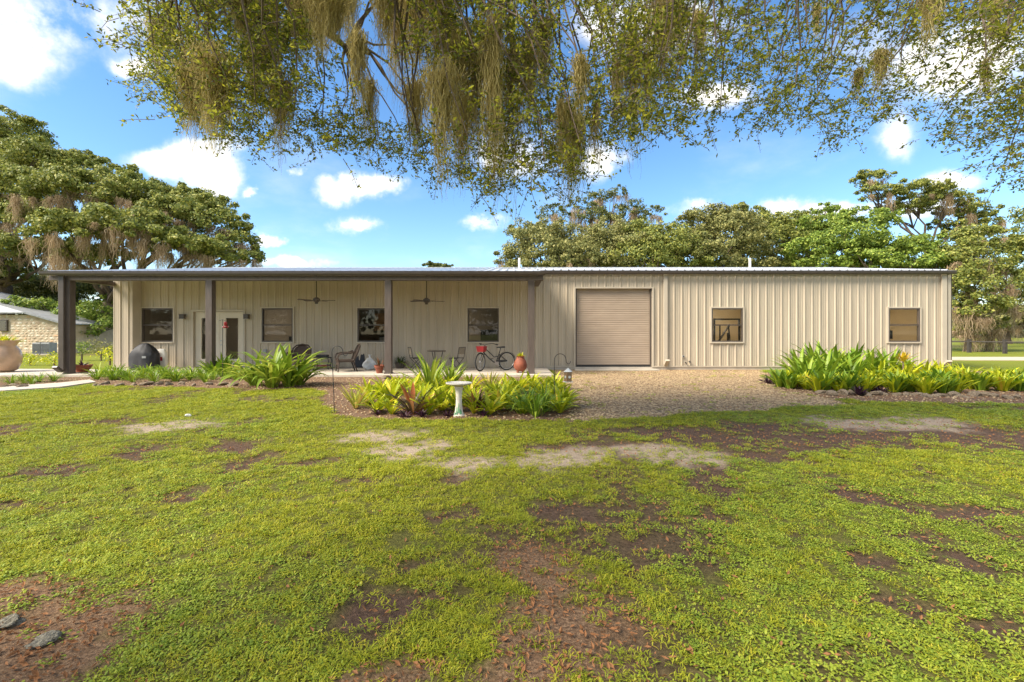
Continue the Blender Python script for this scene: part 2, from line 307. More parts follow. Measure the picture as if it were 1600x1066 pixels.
def ground_mat():
    m, n, l, b = newmat('lawn_soil'); b.inputs['Roughness'].default_value = .95; b.inputs['Specular IOR Level'].default_value = .15
    tcn = n.new('ShaderNodeTexCoord')
    def noise(s, d=6, r=.6):
        q = n.new('ShaderNodeTexNoise'); q.inputs['Scale'].default_value = s; q.inputs['Detail'].default_value = d; q.inputs['Roughness'].default_value = r; l.new(tcn.outputs['Object'], q.inputs['Vector']); return q.outputs[0]
    def ramp(src, cs):
        q = n.new('ShaderNodeValToRGB')
        while len(q.color_ramp.elements) < len(cs): q.color_ramp.elements.new(.5)
        for e, (p, c) in zip(q.color_ramp.elements, cs): e.position = p; e.color = tuple(c)+(1,)
        l.new(src, q.inputs[0]); return q.outputs[0]
    def mixc(f, a, c):
        q = n.new('ShaderNodeMix'); q.data_type = 'RGBA'; l.new(f, q.inputs[0]); l.new(a, q.inputs[6]); l.new(c, q.inputs[7]); return q.outputs[2]
    def at(k):
        q = n.new('ShaderNodeAttribute'); q.attribute_name = k; return q.outputs['Fac']
    nf = noise(38, 8, .7); nm = noise(3.2, 6); nl = noise(.22, 4)
    grass = mixc(nl, ramp(nf, [(.3, (.075, .095, .014)), (.5, (.15, .18, .02)), (.72, (.24, .25, .03))]), ramp(nf, [(.3, (.10, .12, .015)), (.5, (.19, .21, .022)), (.72, (.28, .275, .035))]))
    soil = mixc(nm, ramp(nf, [(.3, (.035, .022, .014)), (.52, (.085, .055, .038)), (.75, (.17, .11, .075))]), ramp(nf, [(.3, (.06, .035, .022)), (.55, (.13, .08, .052)), (.75, (.21, .13, .085))]))
    sand = ramp(nf, [(.25, (.17, .125, .09)), (.5, (.34, .265, .19)), (.75, (.46, .37, .27))])
    vor = n.new('ShaderNodeTexVoronoi'); vor.inputs['Scale'].default_value = 26; l.new(tcn.outputs['Object'], vor.inputs['Vector'])
    vs = n.new('ShaderNodeSeparateColor'); l.new(vor.outputs['Color'], vs.inputs[0])
    grav = mixc(nm, ramp(vs.outputs[0], [(0, (.10, .065, .042)), (.5, (.21, .14, .085)), (1, (.38, .28, .16))]), ramp(vs.outputs[0], [(0, (.17, .105, .06)), (.5, (.33, .23, .125)), (1, (.47, .355, .20))]))
    lit = ramp(noise(60, 8, .75), [(.3, (.06, .034, .02)), (.5, (.19, .115, .065)), (.68, (.40, .26, .15))])
    mul = ramp(noise(45, 8, .75), [(.3, (.05, .03, .02)), (.5, (.17, .105, .065)), (.7, (.34, .23, .14))])
    thatch = ramp(nf, [(.3, (.05, .045, .014)), (.5, (.11, .105, .025)), (.75, (.20, .19, .04))]); grass = mixc(at('tufted'), grass, thatch)
    c = mixc(at('soil'), grass, soil); c = mixc(at('sand'), c, sand); c = mixc(at('litter'), c, lit); c = mixc(at('mulch'), c, mul); c = mixc(at('gravel'), c, grav)
    l.new(c, b.inputs['Base Color'])
    bp = n.new('ShaderNodeBump'); bp.inputs['Strength'].default_value = .8; bp.inputs['Distance'].default_value = .03; l.new(nf, bp.inputs['Height']); l.new(bp.outputs[0], b.inputs['Normal'])
    return m
gm = npmesh('ground', np.stack([hx, hy, hz], 1), fq, ground_mat(), True)
for k, v in zn.items():
    a = gm.attributes.new(k, 'FLOAT', 'POINT'); a.data.foreach_set('value', v.astype(np.float32))
a = gm.attributes.new('tufted', 'FLOAT', 'POINT'); a.data.foreach_set('value', (np.clip((12-hy)/6, 0, 1)*np.clip((hy+2)/2, 0, 1)*np.clip((1.3*hy+3-np.abs(hx))/2, 0, 1)).astype(np.float32))
tag(link('ground', gm), kind='structure')
# concrete porch slab, walks and the sandy field track
SLAB = .08
tag(MB().box(-15.3, 1.38, 15.05, 18.1, -.2, SLAB).build('porch_slab', M['concrete'], bevel=.015), kind='structure')
def sheet(name, pts, z, mat, th=.12):
    mb = MB(); n = len(pts); mb.v = [(p[0], p[1], z) for p in pts]+[(p[0], p[1], z-th) for p in pts]
    mb.f = [tuple(range(n))]+[(i, n+i, n+(i+1) % n, (i+1) % n) for i in range(n)]
    me = mb.mesh(name, mat); bm_fix(me); return tag(link(name, me), kind='structure')
def bm_fix(me):
    import bmesh
    b = bmesh.new(); b.from_mesh(me); bmesh.ops.recalc_face_normals(b, faces=b.faces); b.to_mesh(me); b.free()
sheet('garden_walk', [(-25, 15.6), (-15.32, 15.1), (-15.32, 17.6), (-25, 18.2)], .05, M['concrete'])
sheet('curved_path', gpoly([(-40, 607), (20, 604), (90, 600), (140, 594.5), (150, 598), (95, 606), (20, 611), (-40, 615)]), .03, M['concrete'])
M['sandtrack'] = pmat('sandy_track', (.50, .41, .30), .95, .15, 1.5)
sheet('field_track', [(15, 27.5), (200, 24.5), (200, 21.9), (40, 23.3), (15, 24.6)], .03, M['sandtrack'], .06)
sheet('door_threshold', [(2.45, 17.55), (5.7, 17.55), (5.7, 18.4), (2.45, 18.4)], .035, M['concrete'])

# ------------------------------------------------------------------ metal building
W = 18.1
def wx(px): return (px-800)/F*W
def wz(py): return CH+(HOR-py)/F*W
BLD = empty('metal_building', (1, W, 0), label='long low tan metal building with dark porch posts and grey metal roof', cat='building')
BL0 = Vector((-1, -W, 0))
def bp(mb, name, mat, parent=None, **k):           # world coordinates -> child of building
    o = mb.build(name, mat, parent or BLD, **k)
    if parent is None: o.location = BL0
    return o
XL, XR = -15.45, 17.41
WIN = [(wx(a), wx(b), wz(534.3), wz(481.8)) for a, b in [(223, 272), (410, 458.5), (559, 607.5), (730.7, 779.5), (1111.3, 1160), (1387, 1436)]]
GD = (wx(899), wx(1018.5), .06, wz(451))
FD = (wx(303), wx(381), SLAB, wz(487))
OPEN = WIN+[GD, FD]
def eave_z(x): return 3.86
def panel(x0, x1, y, zb, zt, ops):
    mb = MB(); xs = {x0, x1}
    k0 = math.floor(x0/.305)-1
    prof = []
    for k in range(k0, k0+6):
        for d, h in ((0, 0), (.028, .034), (.058, .034), (.086, 0), (.14, 0), (.15, .006), (.165, .006), (.175, 0), (.225, 0), (.235, .006), (.25, .006), (.26, 0)): prof.append((k*.305+d, h))
    def h(x):
        for (a, ha), (b, hb) in zip(prof, prof[1:]):
            if a <= x <= b: return ha+(hb-ha)*(x-a)/(b-a)
        return 0
    for a, _ in prof:
        if x0 < a < x1: xs.add(a)
    for o in ops:
        for a in o[:2]:
            if x0 < a < x1: xs.add(a)
    xs = sorted(xs)
    for a, b in zip(xs, xs[1:]):
        zr = [(zb, zt)]; m = (a+b)/2
        for o in ops:
            if o[0] <= m <= o[1]: zr = [q for z0, z1 in zr for q in ((z0, min(z1, o[2])), (max(z0, o[3]), z1)) if q[1]-q[0] > 1e-4]
        for z0, z1 in zr: mb.quad((a, y-h(a), z0), (b, y-h(b), z0), (b, y-h(b), z1), (a, y-h(a), z1))
    return mb
XB = wx(221); YB = W-.42      # left end steps forward
x = XB
while x < XR-.01:
    x1 = min(x+.915, XR); zb = SLAB+.01 if x < 1.3 else .1
    full = [o for o in OPEN if o[0] <= x and o[1] >= x1]
    if full and full[0][2] > zb+.05:
        bp(panel(x, x1, W, zb, full[0][2], OPEN), 'wall_panel', M['wall'])
        bp(panel(x, x1, W, full[0][3], eave_z(x), OPEN), 'wall_panel', M['wall'])
    else: bp(panel(x, x1, W, zb, eave_z(x), OPEN), 'wall_panel', M['wall'])
    x = x1
bp(panel(XL, XB-.02, YB, SLAB+.01, 3.72, []), 'wall_panel', M['wall'])
bp(MB().box(XB-.02, XB, YB-.01, W+.1, SLAB+.01, 3.8), 'corner_panel', M['trim'])
bp(MB().box(XL-.03, XL, YB-.01, 29.4, .05, 3.8), 'side_wall', M['wall'])
bp(MB().box(XR, XR+.03, W-.05, 29.4, .05, 3.86), 'side_wall', M['wall'])
for sx in (XL-.015, XR+.015):
    g = MB(); g.v = [(sx-.014, W, 3.8), (sx-.014, 29.4, 3.8), (sx-.014, 23.8, 4.72), (sx+.014, W, 3.8), (sx+.014, 29.4, 3.8), (sx+.014, 23.8, 4.72)]; g.f = [(0, 1, 2), (3, 5, 4), (0, 3, 4, 1), (1, 4, 5, 2), (2, 5, 3, 0)]
    bp(g, 'gable_panel', M['wall'])
bp(MB().box(XL, XR, 29.37, 29.4, .05, 3.8), 'back_wall', M['wall'])
bp(MB().box(XR-.12, XR+.035, W-.05, W-.036, .1, 3.86), 'corner_trim', M['trim'])
bp(MB().box(1.4, XR, W-.02, W+.2, -.1, .1), 'foundation', M['concrete'])
bp(MB().box(1.38, GD[0], W-.052, W-.036, .1, .15), 'base_trim', M['trim']); bp(MB().box(GD[1], XR-.13, W-.052, W-.036, .1, .15), 'base_trim', M['trim'])
# roof: one slope over building and porch, ribs standing proud
def rz(y): return 3.50+.155*(y-15.2)
def roof(x0, x1, y0, y1, z0, z1):
    mb = MB(); t = .03
    mb.quad((x0, y0, z0), (x1, y0, z0), (x1, y1, z1), (x0, y1, z1)); mb.quad((x0, y0, z0-t), (x0, y1, z1-t), (x1, y1, z1-t), (x1, y0, z0-t))
    mb.quad((x0, y0, z0-t), (x1, y0, z0-t), (x1, y0, z0), (x0, y0, z0)); mb.quad((x0, y0, z0-t), (x0, y0, z0), (x0, y1, z1), (x0, y1, z1-t)); mb.quad((x1, y0, z0-t), (x1, y1, z1-t), (x1, y1, z1), (x1, y0, z0))
    xx = x0+.1
    while xx < x1-.1:
        for (a, b, h0, h1) in ((0, .03, 0, .035), (.03, .06, .035, .035), (.06, .09, .035, 0)):
            mb.quad((xx+a, y0-.002, z0+h0+.002), (xx+b, y0-.002, z0+h1+.002), (xx+b, y1, z1+h1+.002), (xx+a, y1, z1+h0+.002))
        xx += .305
    return mb
PXR = 1.05
bp(roof(-15.6, PXR, 15.13, 17.93, rz(15.13), rz(17.93)), 'porch_roof', M['roof'])
bp(MB().quad((-15.5, 15.2, rz(15.2)-.036), (-15.5, W-.05, rz(W)-.04), (PXR-.02, W-.05, rz(W)-.04), (PXR-.02, 15.2, rz(15.2)-.036)), 'porch_bounce_sheet', M['white'])  # unseen white sheet added to bounce light onto the porch wall
bp(roof(-15.6, XR+.1, 17.93, 23.8, rz(17.93), rz(23.8)), 'roof', M['roof'])
bp(roof(-15.6, XR+.1, 23.8, 29.6, rz(23.8), rz(18.1)), 'roof', M['roof'])
bp(MB().box(-15.6, XR+.1, 23.7, 23.9, rz(23.8)+.03, rz(23.8)+.05), 'ridge_cap', M['roof'])
def gutter(x0, x1, y0, y1, z0, z1):
    mb = MB(); p = [(y1, z0), (y0+.03, z0), (y0, z0+.06), (y0, z1-.035), (y0-.015, z1-.02), (y0-.015, z1), (y0+.01, z1), (y0+.012, z0+.07), (y1, z0+.02)]
    n = len(p); mb.v = [(x0, a, b) for a, b in p]+[(x1, a, b) for a, b in p]
    mb.f = [(i, (i+1) % n, n+(i+1) % n, n+i) for i in range(n)]+[tuple(range(n)), tuple(range(2*n-1, n-1, -1))]; return mb
bp(gutter(-15.62, PXR+.03, 15.0, 15.14, 3.36, 3.495), 'porch_gutter', M['bronze'])
bp(gutter(PXR+.05, XR+.02, 17.83, 17.97, 3.77, 3.905), 'gutter', M['bronze'])
bp(MB().box(-15.55, PXR, 15.27, 15.47, 3.215, 3.37), 'porch_beam', M['timber'], bevel=.01)
bp(MB().box(PXR-.16, PXR, 15.475, W-.05, 3.30, 3.44), 'porch_end_beam', M['timber'])
bp(MB().box(-15.55, -15.39, 15.475, YB-.02, 3.28, 3.42), 'porch_end_beam', M['timber'])
for px_ in (99, 321, 601, 825):
    x0 = (px_-800)/F*15.27
    bp(MB().box(x0, x0+.22, 15.26, 15.48, SLAB, 3.214).box(x0-.02, x0+.24, 15.24, 15.5, SLAB, SLAB+.03), 'porch_post', M['timber'], bevel=.008)
def downspout(x0, x1, y, zt, zb, mat, kick=.25):
    mb = MB(); mb.box(x0, x1, y-.075, y, zb+.12, zt); Mx = Matrix.Translation((0, y-.06, zb+.13)) @ Matrix.Rotation(R(-40), 4, 'X')
    mb.box(x0, x1, -kick, .03, -.075, 0, Mx); return mb
bp(downspout(-15.11, -14.93, 15.22, 3.37, .08, M['bronze']), 'porch_downspout', M['bronze'], bevel=.01)
bp(downspout(wx(1035.7), wx(1041.8), W-.037, 3.8, .1, M['white'], .3), 'downspout', M['trim'], bevel=.01)
bp(downspout(wx(1468), wx(1476), W-.037, 3.8, .1, M['trim']), 'downspout', M['trim'], bevel=.01)
for px_ in (811.4, 1171.7): bp(MB().lathe([(.055, 0), (.055, .55), (.045, .55), (.045, .5)], 12, ((px_-800)/F*22.6, 22.6, rz(22.6)-.02)), 'vent_pipe', M['white'], smooth=True)
# windows
for (x0, x1, z0, z1) in WIN:
    t = MB(); tw = .055; y0, y1 = W-.06, W+.02
    t.box(x0-tw, x0, y0, y1, z0-tw, z1+tw).box(x1, x1+tw, y0, y1, z0-tw, z1+tw).box(x0, x1, y0, y1, z1, z1+tw).box(x0, x1, y0-.015, y1, z0-tw, z0)
    tr = bp(t, 'window', M['trim'])
    f = MB(); fw = .05; ya, yb = W-.045, W+.05
    f.box(x0, x0+fw, ya, yb, z0, z1).box(x1-fw, x1, ya, yb, z0, z1).box(x0+fw, x1-fw, ya, yb, z1-fw, z1).box(x0+fw, x1-fw, ya, yb, z0, z0+fw)
    f.build('frame', M['bronze'], tr); zm = (z0+z1)/2
    MB().box(x0+fw, x1-fw, W-.03, W+.03, zm-.025, zm+.025).build('meeting_rail', M['bronze'], tr)
    for a, b, yy_ in ((z0+fw, zm-.025, W-.005), (zm+.025, z1-fw, W+.02)):
        MB().box(x0+fw, x1-fw, yy_, yy_+.006, a, b).build('pane', M['glass'], tr)
# roll-up door
x0, x1, z0, z1 = GD
mb = MB(); z = z0+.12
while z < z1-.01:
    zt = min(z+.088, z1); mb.quad((x0+.06, W+.10, z), (x1-.06, W+.10, z), (x1-.06, W+.091, z+.02), (x0+.06, W+.091, z+.02)); mb.quad((x0+.06, W+.091, z+.02), (x1-.06, W+.091, z+.02), (x1-.06, W+.091, zt-.02), (x0+.06, W+.091, zt-.02)); mb.quad((x0+.06, W+.091, zt-.02), (x1-.06, W+.091, zt-.02), (x1-.06, W+.10, zt), (x0+.06, W+.10, zt)); z += .088
rd = bp(mb, 'roll_up_door', M['shutter'])
MB().box(x0+.06, x1-.06, W+.07, W+.12, z0+.04, z0+.118).build('bottom_bar', M['black'], rd)
for a, b in ((x0, x0+.06), (x1-.06, x1)): MB().box(a, b, W+.03, W+.16, z0, z1).build('guide_rail', M['bronze'], rd)
t = MB(); t.box(x0-.06, x0, W-.06, W+.16, .1, z1+.06).box(x1, x1+.06, W-.06, W+.16, .1, z1+.06).box(x0, x1, W-.06, W+.16, z1, z1+.06); t.build('door_trim', M['trim'], rd)
# french doors
x0, x1, z0, z1 = FD; xm = (x0+x1)/2
t = MB(); t.box(x0-.07, x0, W-.055, W+.12, z0, z1+.07).box(x1, x1+.07, W-.055, W+.12, z0, z1+.07).box(x0, x1, W-.055, W+.12, z1, z1+.07)
fd = bp(t, 'french_door', M['trim'])
for a, b in ((x0+.02, xm-.006), (xm+.006, x1-.02)):
    c = (a+b)/2; gl = .245; d = MB(); y0, y1 = W+.06, W+.10
    d.box(a, c-gl, y0, y1, z0+.02, z1-.01).box(c+gl, b, y0, y1, z0+.02, z1-.01).box(c-gl, c+gl, y0, y1, z0+.02, .42).box(c-gl, c+gl, y0, y1, 2.05, z1-.01)
    for q in ((c-gl-.03, c-gl, .39, 2.08), (c+gl, c+gl+.03, .39, 2.08), (c-gl, c+gl, .39, .42), (c-gl, c+gl, 2.05, 2.08)): d.box(q[0], q[1], y0-.012, y0-.001, q[2], q[3])
    d.build('door_leaf', M['door'], fd); MB().box(c-gl, c+gl, W+.075, W+.091, .42, 2.05).build('pane', M['glass'], fd)
for zz in (.98, 1.14): MB().tube([(xm+.07, W+.06, zz), (xm+.07, W+.01, zz)], [.022, .03], 10).build('handle', M['chrome'], fd, smooth=True)
# rooms behind the glass
ZC = 3.0; YR = W+3.6; M['dim'] = pmat('interior_cream_dimmed', (.24, .20, .155), .8, .06, 2)  # wall colour darkened to stand in for dim porch rooms
for xa, xb in ((-15.35, -7.8), (-7.7, 1.5), (6.4, 12), (12.1, 17.3)):
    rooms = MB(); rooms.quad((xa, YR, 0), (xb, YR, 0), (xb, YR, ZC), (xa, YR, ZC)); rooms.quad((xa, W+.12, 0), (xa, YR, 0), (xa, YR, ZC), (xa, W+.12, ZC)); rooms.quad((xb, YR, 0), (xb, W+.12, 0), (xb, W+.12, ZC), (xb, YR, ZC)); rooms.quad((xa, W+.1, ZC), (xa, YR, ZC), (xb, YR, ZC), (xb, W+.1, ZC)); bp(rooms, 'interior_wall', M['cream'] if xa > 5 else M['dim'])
bp(MB().box(XL+.05, XR-.05, W+.2, YR, -.02, .06), 'interior_floor', M['intfloor'])
M['roomfill'] = emit('added_room_fill', (1, .86, .66), 4.5)  # glow added to brighten the porch rooms, no known lamp there
for xa, e in ((-11, 0), (-3.2, 0), (9.2, 1), (14.9, 1)): bp(MB().box(xa-.6, xa+.6, W+1.4, W+2.0, ZC-.06, ZC-.01), 'lamp_or_fill_panel', M['lamp' if e else 'roomfill'])  # first two panels are added fill, last two are room lamps
# ---- things inside, seen through the panes
def onbox(name, parts, loc, label, cat, rzv=0):
    e = empty(name, loc, rzv, label, cat)
    for pn, mb, mt in parts: mb.build(pn, mt, e)
    return e
m1 = MB(); m1.box(-.55, -.49, 0, .06, 0, 2.0).box(.49, .55, 0, .06, 0, 2.0).box(-.55, .55, 0, .06, 1.94, 2.0).box(-.55, -.49, 1.0, 1.06, 0, 1.4).box(.49, .55, 1.0, 1.06, 0, 1.4).box(-.58, .58, 0, 1.1, 0, .05)
m2 = MB().tube([(-.5, -.1, .9), (.35, .5, 1.75)], .04, 8).tube([(.1, -.1, .8), (.1, .1, 1.75)], .03, 8).tube([(-.3, 0, .8), (-.3, 0, 1.75)], .03, 8)
onbox('exercise_machine', [('frame', m1, M['black']), ('lever', m2, M['black']), ('seat', MB().box(-.2, .2, .3, .8, .45, .53), M['woodcab'])], (wx(1137)+.4, W+.9, .06), 'black exercise machine frame behind the first window right of the roll-up door', 'gym equipment')
t1 = MB().box(-.35, .35, -.9, .7, .05, .2); t2 = MB().tube([(-.32, -.6, .2), (-.32, -.75, 1.15), (-.32, -.3, 1.2)], .03, 8).tube([(.32, -.6, .2), (.32, -.75, 1.15), (.32, -.3, 1.2)], .03, 8)
onbox('treadmill', [('deck', t1, M['black']), ('handrail', t2, M['grey']), ('console', MB().box(-.34, .34, -.85, -.65, 1.15, 1.5), M['black'])], (wx(1397), W+1.5, .06), 'dark treadmill inside the lit room behind the rightmost window', 'treadmill', R(75))
onbox('kitchen_cabinet', [('carcass', MB().box(-1, 1, 0, .35, 1.5, 2.3), M['woodcab']), ('counter', MB().box(-1, 1, -.1, .5, .85, .92), M['grey']), ('base_unit', MB().box(-1, 1, 0, .5, 0, .849), M['woodcab'])], (wx(590), W+2.9, .06), 'wooden kitchen cabinets seen through the window left of the third post', 'cabinet')
onbox('microwave_oven', [('case', MB().box(-.3, .3, -.2, .15, 0, .32), M['black']), ('door', MB().box(-.28, .12, -.215, -.202, .03, .29), M['grey'])], (wx(585)-.3, W+2.9, .984), 'black microwave on the counter behind the window by the third post', 'microwave')
onbox('desk', [('top', MB().box(-.8, .8, -.35, .35, .72, .76), M['woodcab']), ('leg', MB().box(-.78, -.72, -.3, .3, 0, .719), M['black']), ('leg', MB().box(.72, .78, -.3, .3, 0, .719), M['black'])], (wx(435), W+1.2, .06), 'dark desk behind the window right of the double doors', 'desk')
onbox('desk_monitor', [('screen', MB().box(-.3, .3, 0, .04, .1, .48), M['black']), ('stand', MB().box(-.1, .1, -.05, .1, 0, .02).box(-.03, .03, .045, .07, .02, .3), M['black'])], (wx(440), W+1.2, .824), 'black monitor on the desk behind the window right of the double doors', 'monitor')
onbox('television', [('screen', MB().box(-.5, .5, 0, .05, .06, .64), M['black']), ('foot', MB().box(-.2, .2, -.08, .12, 0, .02).box(-.04, .04, .01, .04, .02, .06), M['black'])], (wx(764), W+2.4, .96), 'black television inside the window behind the bicycle', 'television')
onbox('sideboard', [('body', MB().box(-.9, .9, -.2, .25, .1, .9), M['woodcab']), ('leg', MB().box(-.85, -.78, -.15, .2, 0, .099), M['woodcab']), ('leg', MB().box(.78, .85, -.15, .2, 0, .099), M['woodcab'])], (wx(764), W+2.4, .06), 'wooden sideboard inside the window behind the bicycle', 'sideboard')

# small things on the walls
def wall_lamp(px, label):
    e = empty('wall_lamp', (wx(px), W-.036, wz(495)), 0, label, 'wall lamp', 'wall lamps beside the double doors')
    MB().box(-.04, .04, -.03, 0, -.05, .05).build('back_plate', M['black'], e)
    MB().box(-.095, .095, -.15, -.031, -.09, .075).box(-.105, .105, -.16, -.025, .076, .095).build('lamp_shade', M['bronze'], e, bevel=.006)
    MB().box(-.06, .06, -.125, -.05, -.1, -.091).build('diffuser', M['white'], e)
wall_lamp(288.5, 'dark box wall lamp left of the double doors'); wall_lamp(388, 'dark box wall lamp right of the double doors')
e = empty('outlet_box', (wx(415.8), W-.036, wz(551)), 0, 'grey outlet box low on the wall behind the big lily', 'outlet'); MB().box(-.08, .08, -.06, 0, 0, .13).build('case', M['grey'], e, bevel=.008); MB().box(-.07, .07, -.08, -.061, .01, .12).build('cover_flap', M['grey'], e, bevel=.006)
e = empty('hose_bib', (wx(1074), W-.036, .22), 0, 'black garden taps low on the wall right of the downspout', 'tap'); MB().tube([(-.1, 0, .05), (-.1, -.1, .05), (-.1, -.13, 0)], .018, 8).build('spout', M['black'], e); MB().tube([(.05, 0, .1), (.05, -.1, .1), (.05, -.13, .04)], .018, 8).build('spout', M['black'], e)
MB().lathe([(.035, 0), (.035, .012)], 10, (-.1, -.07, .069)).build('tap_handle', M['black'], e); MB().lathe([(.035, 0), (.035, .012)], 10, (.05, -.07, .119)).build('tap_handle', M['black'], e)
e = empty('wall_socket', (wx(1067), W-.036, wz(557)), 0, 'small round dark fitting on the wall above the garden taps', 'fitting'); MB().tube([(0, 0, 0), (0, -.03, 0)], .045, 12).build('plate', M['grey'], e); MB().tube([(0, -.031, 0), (0, -.045, 0)], .025, 10).build('cap', M['black'], e)

# ------------------------------------------------------------------ ceiling fans
def fan(px, py, Z, a0, label):
    p = PX(px, py, Z); e = empty('ceiling_fan', (p.x, Z, p.z), a0, label, 'ceiling fan', 'ceiling fans under the porch roof')
    zt = rz(Z)-p.z-.035
    MB().tube([(0, 0, .1), (0, 0, zt)], .016, 8).lathe([(.07, zt-.07), (.075, zt-.02), (.06, zt)], 14).build('down_rod', M['black'], e)
    MB().lathe([(.03, .13), (.07, .11), (.125, .07), (.13, 0), (.09, -.04), (.05, -.06)][::-1], 18).build('motor', M['bronze'], e, smooth=True)
    MB().lathe([(.02, -.12), (.055, -.11), (.06, -.061)], 14).build('switch_cup', M['bronze'], e, smooth=True)
    MB().tube([(.03, -.02, -.12), (.03, -.02, -.33)], .004, 5).lathe([(.012, -.36), (.014, -.34), (.006, -.329)], 8, (.03, -.02, 0)).build('pull_chain', M['chrome'], e)
    for k in range(5):
        bm = MB(); Mx = Matrix.Rotation(2*pi*k/5, 4, 'Z') @ Matrix.Translation((0, 0, .0)) @ Matrix.Rotation(R(11), 4, 'X')
        bm.box(.1, .24, -.018, .018, -.006, .006, Mx)
        pts = [(.2, -.05), (.3, -.065), (.62, -.07), (.66, -.04), (.66, .04), (.62, .07), (.3, .065), (.2, .05)]
        b = len(bm.v); n = len(pts)
        for zz in (.008, .016): bm.v += [tuple(Mx @ Vector((x_, y_, zz))) for x_, y_ in pts]
        bm.f += [tuple(b+n+i for i in range(n)), tuple(b+i for i in range(n))[::-1]]+[(b+i, b+(i+1) % n, b+n+(i+1) % n, b+n+i) for i in range(n)]
        bm.build('blade', M['timber'], e)
fan(494.5, 470, 16.6, R(8), 'dark five-blade ceiling fan between the double doors and third post'); fan(666.5, 471, 16.6, R(20), 'dark five-blade ceiling fan above the folding bistro set')

# ------------------------------------------------------------------ porch furniture
def foot(px, py): # point on the slab under a photo position
    Z = (CH-SLAB)*F/(py-HOR); return ((px-800)/F*Z, Z, SLAB)
def wicker_chair(loc, rzv, label):
    e = empty('wicker_armchair', loc, rzv, label, 'armchair', 'brown wicker armchairs on the porch')
    MB().box(-.29, .29, -.28, .27, .34, .42).build('seat', M['wicker'], e, bevel=.03)
    MB().box(-.27, .27, -.29, -.265, .24, .339).build('apron', M['wicker'], e)
    for sx in (-1, 1):
        MB().tube([(sx*.27, -.26, .34), (sx*.28, -.29, 0)], [.028, .02], 8).build('leg', M['wicker'], e, smooth=True)
        MB().tube([(sx*.25, .24, .34), (sx*.26, .36, 0)], [.028, .02], 8).build('leg', M['wicker'], e, smooth=True)
        MB().tube([(sx*.28, -.27, .36), (sx*.33, -.31, .5), (sx*.35, -.27, .62), (sx*.36, -.1, .66), (sx*.34, .12, .66), (sx*.29, .3, .72)], .03, 8).build('arm', M['wicker'], e, smooth=True)
    rim = [(-.28, .25, .40), (-.33, .33, .62), (-.31, .41, .80), (-.2, .45, .91), (0, .47, .95), (.2, .45, .91), (.31, .41, .80), (.33, .33, .62), (.28, .25, .40)]
    MB().tube(rim, .028, 8).build('back_frame', M['wicker'], e, smooth=True)
    mb = MB(); rows = []
    for i in range(9):
        t = i/8; zc = .42+t*.5; hw = .29*math.sqrt(max(0.02, 1-max(0, (t-.45)/.58)**2)); row = []
        for k in range(9):
            s = k/8*2-1; row.append((s*hw, .27+.19*t+.05*(1-s*s), zc))
        rows.append(row)
    for d in (0, .02):
        b = len(mb.v); mb.v += [(x_, y_+d, z_) for r_ in rows for x_, y_, z_ in r_]
        mb.f += [(b+i*9+k, b+i*9+k+1, b+(i+1)*9+k+1, b+(i+1)*9+k) for i in range(8) for k in range(8)]
    mb.build('backrest', M['wicker'], e, smooth=True)
wicker_chair((PX(467, 570, 16.6).x, 16.6, SLAB), R(10), 'brown wicker armchair partly hidden behind the big lily')
wicker_chair((PX(540, 570, 16.3).x, 16.3, SLAB), R(-62), 'brown wicker armchair turned sideways beside the low black table')
e = empty('low_table', foot(504, 577), R(6), 'low black iron table with red lower shelf between wicker chairs', 'table')
MB().box(-.28, .28, -.22, .22, .42, .46).build('table_top', M['black'], e, bevel=.01); MB().box(-.2, .2, -.15, .15, .461, .55).build('tray', M['blackcloth'], e, bevel=.02); MB().box(-.22, .22, -.17, .17, .12, .145).build('shelf', M['red'], e)
for sx in (-1, 1):
    for sy in (-1, 1): MB().tube([(sx*.25, sy*.19, .42), (sx*.28, sy*.21, .3), (sx*.23, sy*.175, .13), (sx*.28, sy*.21, 0)], .017, 7).build('leg', M['black'], e, smooth=True)
# covered grill and charcoal bag
e = empty('covered_grill', (PX(231, 570, 17.2).x, 17.1, SLAB), 0, 'barbecue grill under a black fabric cover below the leftmost window', 'grill')
mb = MB(); n = 28; prof = [(1.0, 0), (1.02, .1), (1.0, .3), (.98, .5), (.95, .62), (.84, .72), (.64, .83), (.42, .93), (.2, 1.0), (.01, 1.01)]
for i, (k, z_) in enumerate(prof):
    for j in range(n):
        a = 2*pi*j/n; fold = 1+.06*sin(a*5+i*.6)+.05*sin(a*11-i*.9); cx_, cy_ = cos(a), sin(a); sq = (abs(cx_)**4+abs(cy_)**4)**-.25
        mb.v.append((.45*k*cx_*sq*fold*(.96 if cx_ > 0 else 1), .3*k*cy_*sq*fold, z_*.98+(.05*cx_*k*-1 if z_ > .7 else 0)))
for i in range(len(prof)-1):
    for j in range(n): mb.f.append((i*n+j, i*n+(j+1) % n, (i+1)*n+(j+1) % n, (i+1)*n+j))
mb.build('cover', M['blackcloth'], e, smooth=True)
MB().box(.12, .26, -.325, -.30, .44, .52).build('logo_patch', M['grey'], e)
for sx in (-.35, .3): MB().tube([(sx, -.22, .05), (sx+.001, -.27, .05)], .05, 12).build('wheel', M['rubber'], e)
e = empty('charcoal_bag', (PX(251, 570, 17.6).x, 17.65, SLAB), R(8), 'red and white paper sack standing beside the covered grill', 'sack')
mb = MB(); prof = [(0, 1), (.1, 1.05), (.35, 1.06), (.6, .98), (.74, .7), (.76, .3)]
for z_, k in prof: mb.v += [(-.16*k, -.09*k, z_), (0, -.12*k, z_), (.16*k, -.09*k, z_), (.16*k, .09*k, z_), (0, .11*k, z_), (-.16*k, .09*k, z_)]
for i in range(5): mb.f += [(i*6+j, i*6+(j+1) % 6, i*6+6+(j+1) % 6, i*6+6+j) for j in range(6)]
